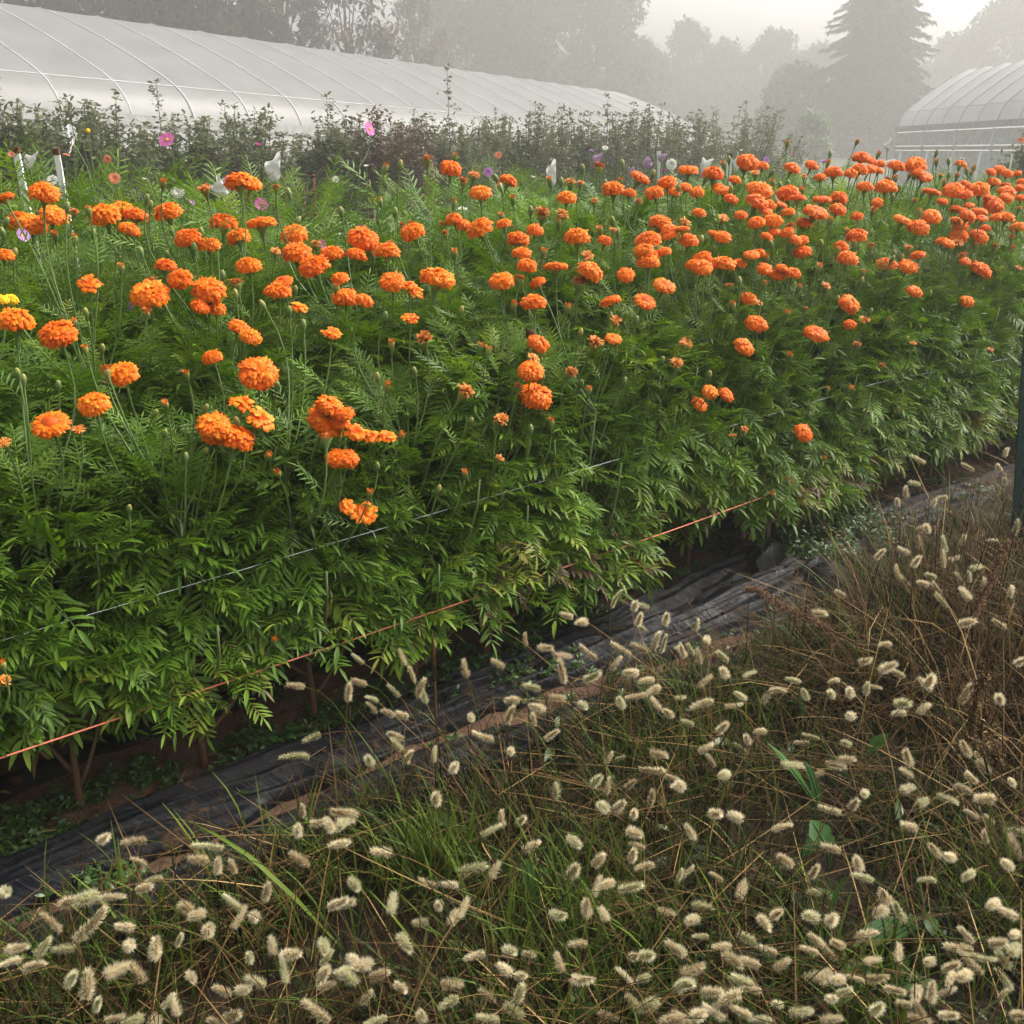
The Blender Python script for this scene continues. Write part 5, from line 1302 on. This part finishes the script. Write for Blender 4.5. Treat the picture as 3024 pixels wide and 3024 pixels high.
for i, (px, top, w, dn, mat, lab, sp, de) in enumerate([
    (-150, 250, 260, 6.6, 'bush', 'dark bush just outside the near end of the hedge', None, 1), (25, 188, 190, 6.4, 'bush', 'tallest dark bush at the near end of the hedge', .85, 1), (160, 350, 160, 6.9, 'bush', 'low dark bush filling the gap beside the tallest one', None, .7),
    (275, 285, 270, 6.6, 'bush', 'broad dark bush behind the edge-on white cosmos', None, 1.3), (482, 245, 150, 6.8, 'bush', 'dark bush with one thin bare sprig over the highest pink cosmos', .72, .9),
    (560, 325, 170, 6.7, 'bush', 'rounded dark bush beside the thin sprig', None, 1), (722, 303, 240, 6.7, 'bush', 'wide dark bush behind the crumpled white bag', None, 1.2), (880, 380, 150, 7.0, 'bush', 'low dark bush under the white tunnel boards', None, .7),
    (968, 288, 120, 6.7, 'bush', 'thin bush with a bent yellowing top', .86, .7), (1040, 335, 150, 6.9, 'bush', 'half bare bush next to the reddish bush', None, .8), (1150, 325, 210, 6.6, 'rust_leaf', 'dense reddish brown bush in the hedge', None, 1.7),
    (1345, 203, 170, 6.9, 'bush', 'bush with a tall leafy sprig rising over the tunnel', .68, 1), (1262, 320, 150, 7.0, 'bush', 'small bush between the reddish one and the tall sprig', None, .9), (1460, 312, 100, 8.4, 'bush', 'pale bush set back behind the hedge', None, .8),
    (1560, 306, 190, 7.0, 'bush', 'ragged bush behind the pointed white bag', None, 1.1), (1665, 318, 150, 7.1, 'bush', 'narrow bush after the ragged one', None, 1), (1790, 284, 210, 7.0, 'bush', 'bush with several upright leafy sprigs', .9, 1.1),
    (1890, 300, 170, 7.2, 'bush', 'bush before the tunnel end', None, 1), (1995, 322, 180, 7.4, 'bush', 'misty bush just past the tunnel end', None, 1), (2140, 298, 300, 8.0, 'bush', 'large rounded misty bush at the far end of the hedge', None, 1.6), (2290, 395, 170, 8.6, 'bush', 'lowest misty bush closing the hedge', None, .8),
    (3040, 365, 120, 4.2, 'bush', 'dark shrub cut by the frame beside the second tunnel', None, .9), (1420, 345, 160, 7.0, 'bush', 'low bush beside the tall sprig', None, 1)]):
    bush(px, top, w, dn, mat, lab, i, sp, de)

# ------------------------------------------------------------------ plastic tunnels
def poly_mat(lift=1.0):
    m, nt, b, out = nodes('tunnel plastic')
    f = noise(nt, 1.3, 5, .6)
    nt.links.new(ramp(nt, [(.3, tuple(v * lift for v in (.38, .375, .36))), (.7, tuple(v * lift for v in (.49, .49, .484)))], f), b.inputs['Base Color'])
    b.inputs['Roughness'].default_value = .38; b.inputs['Specular IOR Level'].default_value = .5
    t_ = nt.nodes.new('ShaderNodeBsdfTranslucent'); t_.inputs[0].default_value = (.66, .66, .65, 1)
    mx = nt.nodes.new('ShaderNodeMixShader'); mx.inputs[0].default_value = .62
    nt.links.new(b.outputs[0], mx.inputs[1]); nt.links.new(t_.outputs[0], mx.inputs[2]); nt.links.new(mx.outputs[0], out.inputs['Surface'])
    return m
M['poly'] = poly_mat(); M['poly_lit'] = poly_mat(1.55)  # second: same film with light put into its colour for the dimmer tunnel
M['board'] = flat_mat('weathered hip board', (.42, .42, .40), .6, .3, 9, .2)
M['hoop'] = flat_mat('plastic over hoop', (.48, .48, .475), .4, .4, 5, .1)
M['galv'] = flat_mat('galvanised tube', (.5, .5, .5), .45, .5, 30, .15, 0, .4)
M['curtain'] = flat_mat('rolled side curtain', (.50, .50, .48), .55, .4, 8, .2)
M['dim'] = flat_mat('shaded crop inside tunnel', (.06, .08, .045), .8, .2, 6, .4)

def tunnel(P0, e, m, length, W, rise, bay, label, sag, walltop, wall, film='poly'):
    """P0: hip board start; e: along; m: horizontally across towards the ridge."""
    t = thing('plastic_tunnel', label, 'greenhouse', P0, 'white plastic tunnels')
    e = np.array(e); m = np.array([m[0], m[1], 0.0])
    nb = int(round(length / bay)); sub = 8; nprof = 36
    th = np.linspace(0, math.pi, nprof)
    def prof(q):                                                   # rounded shoulder then a straighter roof
        x = W * (1 - np.cos(q)); u = 1 - np.abs(np.cos(q))
        z = rise * (.20 * (1 - np.exp(-u / .035)) + .80 * (1 - (1 - u) ** 1.28))
        return x, z
    X, Zp = prof(th)
    S = np.linspace(0, nb, nb * sub + 1)
    G = np.zeros((len(S), nprof, 3)); 
    for i, s in enumerate(S):
        dip = sag * (math.sin(math.pi * (s % 1.0)) ** .8) if s % 1.0 > 1e-6 else 0
        k = 1 - dip / rise
        dip += .012 * float(vnoise(s * 1.7, 3.3, 8))
        G[i] = e * s * bay + np.outer(W + (X - W) * (1 - dip / W * .6), m) + np.outer(Zp * k, [0, 0, 1])
    MB().grid(G).build('cover', M[film], t)
    for i in range(nb + 1):
        MB().tube(e * i * bay + np.outer(W + (X - W) * 1.001, m) + np.outer(Zp * 1.001, [0, 0, 1]), .014, 6).build('hoop', M['hoop'], t)
    for q in (.42,):
        j = int(q * (nprof - 1) / 2 * .8)
        MB().tube(G[:, j] + [0, 0, .004], .008, 5).build('purlin', M['hoop'], t)
    for side, off in (('near', np.zeros(3)), ('far', m * 2 * W)):
        L = e * length
        sgn = -1 if side == 'near' else 1
        def board(z0, z1, d, name, mat):
            V = [];
            for q in (0, 1):
                for dz in (z0, z1):
                    for dd in (0, 1): V.append(off + L * q + m * sgn * (d + .05 * dd) + [0, 0, dz])
            MB().add(V, None, [[0, 1, 3, 2], [4, 6, 7, 5], [0, 4, 5, 1], [2, 3, 7, 6], [0, 2, 6, 4], [1, 5, 7, 3]]).build(name, mat, t, False)
        board(-.10, .06, .02, 'hip_board', M['board'])
        board(-.50, -.13, .0, 'side_curtain', M['curtain'])
        board(-.62, -.53, .02, 'curtain_roll', M['board'])
        if wall: board(-walltop, -.65, -.02, 'side_wall', M['curtain'])
        for i in range(0, nb + 1, 2 if wall else 3):
            b = off + e * i * bay + m * sgn * .03
            MB().tube(np.array([b + [0, 0, -.11], b + [0, 0, -walltop - .1]]), .035, 6).build('side_post', M['galv'], t)
    for s_ in (0, length):                                         # end walls
        Q = e * s_ + np.outer(X, m) + np.outer(Zp, [0, 0, 1]); 
        Q2 = Q.copy(); Q2[:, 2] = (e * s_)[2] - walltop
        MB().grid(np.stack([Q, Q2])).build('end_wall', M[film], t)
    if not wall:                                                   # crop rows seen through the open side
        g = np.random.default_rng(5); mb = MB(); c = 5000
        sv = g.uniform(0, length, c); mv = g.uniform(.5, 2 * W - .5, c); hv = g.uniform(0, 1.25, c) * (.5 + .5 * g.random(c))
        pos = e * sv[:, None] + mv[:, None] * m + np.stack([0 * sv, 0 * sv, hv - walltop], -1)
        mb.scatter(oval(1, .5, 3, .2, .2), pos, frames(g.normal(size=(c, 3))), g.uniform(.15, .4, c), 0, g.uniform(.2, .8, c)); mb.build('foliage', M['tree'], t)
    return t
e1 = np.array([.602, .796, -.067]) / np.linalg.norm([.602, .796, -.067]); m1 = np.array([-.7976, .6032])
def at_m(px, py, mval, mm):
    d = ray(px, py); return CAM + d * (mval / float(mm @ d[:2]))
E0 = at_m(500, 357, 15.5, m1); al = float(E0[:2] @ e1[:2])
far_ridge = at_m(1768, 236, 20.0, m1); near_ridge = at_m(500, 42, 20.0, m1)
print('tunnel eave', E0, 'ridge', near_ridge, far_ridge, 'along', al, float(far_ridge[:2] @ e1[:2]), 'ground', ground(E0[0], E0[1]))
start = 2.0
eS = E0 - e1 * (al - start) / np.linalg.norm(e1[:2]); 
sl_ = (far_ridge[2] - near_ridge[2]) / (float((far_ridge - near_ridge)[:2] @ e1[:2])); print('slope', sl_, 'e slope', e1[2])
LEN = float(far_ridge[:2] @ e1[:2]) - start + .5
tunnel(eS, e1, m1, LEN, 4.5, near_ridge[2] - E0[2] , 1.2, 'long white plastic tunnel behind the near hedge, its roof sloping away into fog', .012, 1.9, False)
e2 = np.array([.02, 1.0, -.045]); e2 /= np.linalg.norm(e2); m2 = np.array([.9998, -.02])
R0 = CAM + ray(2652, 380) * (34 / ray(2652, 380)[1])
print('right tunnel corner', R0, ground(R0[0], R0[1]))
tunnel(R0 - e2 * 16.8, e2, m2, 16.8, 2.0, 1.72, 1.2, 'second white plastic tunnel with a low ribbed roof beyond the spruce', .10, R0[2] - float(ground(R0[0], R0[1])), True, 'poly_lit')

# ------------------------------------------------------------------ trees in the fog
def blob_tree(px, top, hw, d, mat, label, seed, dens=1.0, leaf=.3, conic=0.0, name='fog_tree', cat='tree', low=.12, gaps=0.0):
    g = np.random.default_rng(1100 + seed); r = ray(px, 400); k = d / math.hypot(r[0], r[1])
    x, y = (CAM + r * k)[:2]; zg = float(ground(x, y)); s = pix_scale(px, 400, np.array([x, y, 1.6]))
    rt = ray(px, top); ztop = CAM_H + rt[2] * k * math.hypot(r[0], r[1]) / math.hypot(rt[0], rt[1]); ztop = min(ztop, 20.0)
    W = hw * s; Hh = ztop - zg
    t = thing(name, label, cat, (x, y, zg), 'trees standing in the fog')
    tr = MB(); lf = MB(); P = []
    nl = 14; lobes = []
    for i in range(int(46 * dens)):
        v = low + (1 - low) * g.random() ** .8; az = g.uniform(0, 6.28)
        env = W * ((1 - conic) * math.sin(math.pi * (.18 + .80 * v)) ** .6 + conic * (1.05 - v))
        rr = env * g.random() ** .45 * .85
        lobes.append((rr * math.cos(az), rr * math.sin(az), Hh * v * .96, W * g.uniform(.14, .30) * (1 - .5 * conic * v)))
    tr.tube(np.array([[0, 0, -.3], [W * .02, 0, Hh * .3], [-W * .02, W * .02, Hh * .62], [0, 0, Hh * .9]]), np.array([.035, .028, .016, .006]) * Hh * .6, 7, 0, .5)
    for (lx, ly, lz, lr) in lobes[::2]:
        b = np.array([0, 0, max(.1 * Hh, lz * .6)]); tr.tube(bez(b, b + [lx * .4, ly * .4, .02], np.array([lx, ly, lz]) * [.8, .8, .95], np.array([lx, ly, lz]), 6), np.linspace(.012, .003, 6) * Hh * .5, 4, 0, .5, False)
    for (lx, ly, lz, lr) in lobes:
        c = int(200 * (lr / (leaf * 3)) ** 1.5 * (1 - gaps)) + 30
        v = g.normal(size=(c, 3)); v /= np.linalg.norm(v, axis=1)[:, None]; P.append(np.array([lx, ly, lz]) + v * (lr * g.random(c) ** .4)[:, None] * [1, 1, .8])
    P = np.vstack(P); P = P[P[:, 2] > .1]; c = len(P)
    lf.scatter(oval(1, .55, 2, .2, .2), P, frames(g.normal(size=(c, 3))), leaf * g.uniform(.6, 1.3, c), 0, np.clip(g.normal(.5, .22, c), 0, 1))
    tr.build('trunk', M['bark'], t); lf.build('crown', M[mat], t)
DS = 1.9
for i, (px, top, hw, d, mat, lab, dens, leaf, con, gaps) in enumerate([
    (640, -330, 300, 36, 'tree', 'dark tall tree behind the near tunnel roof', 2.0, .34, .3, 0), (330, -400, 330, 38, 'tree', 'broad tree hidden behind the upper tunnel roof', 1.5, .4, .1, 0), (860, -260, 170, 38, 'tree', 'dark narrow tree beside the open autumn tree', 1.6, .32, .4, 0),
    (1040, -130, 190, 38, 'autumn', 'open autumn tree with sky showing through its crown', 1.1, .22, .0, .62), (1235, -60, 110, 50, 'autumn', 'small reddish tree at the edge of the open autumn tree', 1.0, .24, .1, .4),
    (1440, -210, 260, 66, 'tree', 'big grey tree mass over the tunnel ridge', 2.2, .4, .1, 0), (1690, -170, 250, 70, 'tree', 'big grey tree with a steep right-hand edge', 2.2, .4, .1, 0), (1880, 120, 130, 74, 'tree', 'lower grey tree at the foot of the steep one', 1.4, .36, .1, 0),
    (2020, 60, 110, 92, 'tree', 'faint lumpy tree in the middle distance', 1.5, .36, .15, 0), (2130, 130, 130, 100, 'tree', 'faint far tree left of the spruce', 1.4, .4, .1, 0), (2270, 95, 140, 104, 'tree', 'faint far tree close beside the spruce', 1.4, .4, .1, 0), (2420, 130, 150, 110, 'tree', 'faintest tree right behind the spruce', 1.3, .42, .1, 0),
    (2345, 200, 130, 58, 'tree', 'rounded dark shrub at the foot of the spruce', 2.0, .26, .0, 0), (2400, 330, 80, 40, 'green', 'low pale bush before the spruce', 1.4, .16, .0, .2),
    (2990, -60, 240, 82, 'tree', 'big grey tree behind the second tunnel', 2.2, .4, .2, 0), (2790, 120, 190, 88, 'tree', 'grey tree sloping down behind the second tunnel roof', 1.8, .4, .1, 0), (3200, -150, 260, 84, 'tree', 'grey tree beyond the frame behind the second tunnel', 1.5, .42, .1, 0),
    (1560, 170, 300, 80, 'tree', 'low grey thicket behind the tunnel end', 2.0, .36, .0, 0), (1990, 250, 200, 86, 'tree', 'low faint thicket beyond the tunnel end', 1.8, .36, .0, 0)]):
    blob_tree(px, top, hw, min(158, d * DS), mat, lab, i, dens, leaf * 2.1, con, gaps=gaps)

def spruce(px, top, hw, d, label):
    g = np.random.default_rng(1300); r = ray(px, 400); k = d / math.hypot(r[0], r[1]); x, y = (CAM + r * k)[:2]; zg = float(ground(x, y)); s = pix_scale(px, 400, np.array([x, y, 1.6]))
    Hh = top; W = hw * s
    t = thing('spruce_tree', label, 'spruce', (x, y, zg))
    MB().tube(np.array([[0, 0, -.3], [0, 0, Hh * .5], [0, 0, Hh]]), [.4, .25, .03], 8).build('trunk', M['bark'], t)
    br, lf = MB(), MB(); P, O, Sz = [], [], []
    z = .6
    z0_ = z
    while z0_ < Hh - .2:
        for q in range(12):
            z = z0_ + g.uniform(0, .4); R_ = W * max(0, 1 - (z / Hh) ** 1.35) * 1.05 + .2
            az = q / 12 * 6.283 + g.uniform(-.35, .35); L = R_ * g.uniform(.68, 1.14); c, sn = math.cos(az), math.sin(az)
            dr = np.array([c, sn, 0]); sag_ = L * g.uniform(.18, .5)
            Q = np.array([dr * L * f + [0, 0, z - sag_ * f * f + .22 * L * max(0, f - .7) ** 1.0] for f in np.linspace(0, 1, 7)])
            br.tube(Q, np.linspace(.03, .006, 7), 4, 0, .5, False)
            nn_ = int(40 + L * 60)
            for f in g.uniform(.12, 1.0, nn_):
                b = np.array([np.interp(f, np.linspace(0, 1, 7), Q[:, i]) for i in range(3)])
                sd_ = g.choice([-1, 1]); o = dr * g.uniform(.5, 1.1) + np.array([-sn, c, 0]) * sd_ * g.uniform(.2, 1.0) * (1 - .5 * f) + [0, 0, g.uniform(-.75, .12)]
                P.append(b); O.append(o); Sz.append(g.uniform(.4, .8) * (1 - .25 * f))
        z0_ += g.uniform(.36, .55)
    P, O, Sz = np.array(P), np.array(O), np.array(Sz); c = len(P)
    lf.scatter(oval(1, .20, 3, .4, .25), P, frames(O, g.normal(0, .5, c)), Sz, 0, g.uniform(0, 1, c))
    br.build('branches', M['bark'], t); lf.build('crown', M['needle'], t)
    print('spruce needles', c)
spruce(2560, 24.0, 190, 104, 'tall spruce with drooping branches standing in the fog')
# ------------------------------------------------------------------ camera, light, air
cd = bpy.data.cameras.new('Camera'); cam = bpy.data.objects.new('Camera', cd); COL.objects.link(cam)
cam.location = (0, 0, CAM_H); cam.rotation_euler = (math.pi / 2 - PITCH, 0, 0)
cd.sensor_width = 36; cd.sensor_height = 36; cd.sensor_fit = 'HORIZONTAL'; cd.lens = 36 * F_PX / 3024
cd.clip_start = .05; cd.clip_end = 1000
scene.camera = cam

SUN_EL, SUN_AZ = R(45), R(64)
sd = Vector((math.sin(SUN_AZ) * math.cos(SUN_EL), math.cos(SUN_AZ) * math.cos(SUN_EL), math.sin(SUN_EL)))
sl = bpy.data.lights.new('sun', 'SUN'); sun = bpy.data.objects.new('sun', sl); COL.objects.link(sun)
sl.energy = 1.5; sl.angle = R(24); sl.color = (1, .91, .77)
sun.rotation_mode = 'QUATERNION'; sun.rotation_quaternion = sd.to_track_quat('Z', 'Y')
sun.location = (0, 0, 60)

w = bpy.data.worlds.new('World'); scene.world = w; w.use_nodes = True
nt = w.node_tree; bg = nt.nodes['Background']
sk = nt.nodes.new('ShaderNodeTexSky'); sk.sky_type = 'NISHITA'; sk.sun_disc = False
sk.sun_elevation = SUN_EL; sk.sun_rotation = SUN_AZ
sk.air_density = 1.0; sk.dust_density = 6.0; sk.ozone_density = 1.0
hs = nt.nodes.new('ShaderNodeHueSaturation'); hs.inputs['Saturation'].default_value = .15
nt.links.new(sk.outputs[0], hs.inputs['Color']); nt.links.new(hs.outputs[0], bg.inputs[0])
bg.inputs[1].default_value = SKY = .15

hm = bpy.data.materials.new('fog'); hm.use_nodes = True
hn = hm.node_tree; hn.nodes.remove(hn.nodes['Principled BSDF'])
pv = hn.nodes.new('ShaderNodeVolumePrincipled'); pv.inputs['Density'].default_value = .0058
pv.inputs['Color'].default_value = (.67, .66, .635, 1); pv.inputs['Anisotropy'].default_value = .40
hn.links.new(pv.outputs[0], hn.nodes['Material Output'].inputs['Volume'])
hm.cycles.homogeneous_volume = True
ZLO, ZHI, HX = -6.0, 21.0, 172.0
hz = MB().box((0, 0, (ZLO + ZHI) / 2), (2 * HX, 2 * HX, ZHI - ZLO)).build('haze', hm, None, False)
kind(hz, 'stuff', 'pale morning fog lying over the whole garden')

scene.view_settings.view_transform = 'Standard'; scene.view_settings.look = 'None'
scene.view_settings.exposure = 1.2; scene.view_settings.gamma = 1; scene.view_settings.use_curve_mapping = False
c = scene.cycles
c.use_denoising = True
try: c.denoiser = 'OPENIMAGEDENOISE'; c.denoising_input_passes = 'RGB_ALBEDO_NORMAL'
except Exception: pass
c.max_bounces = 8; c.diffuse_bounces = 3; c.glossy_bounces = 2; c.transmission_bounces = 4; c.volume_bounces = 2; c.transparent_max_bounces = 8
c.caustics_reflective = False; c.caustics_refractive = False
c.use_adaptive_sampling = True; c.adaptive_threshold = .02
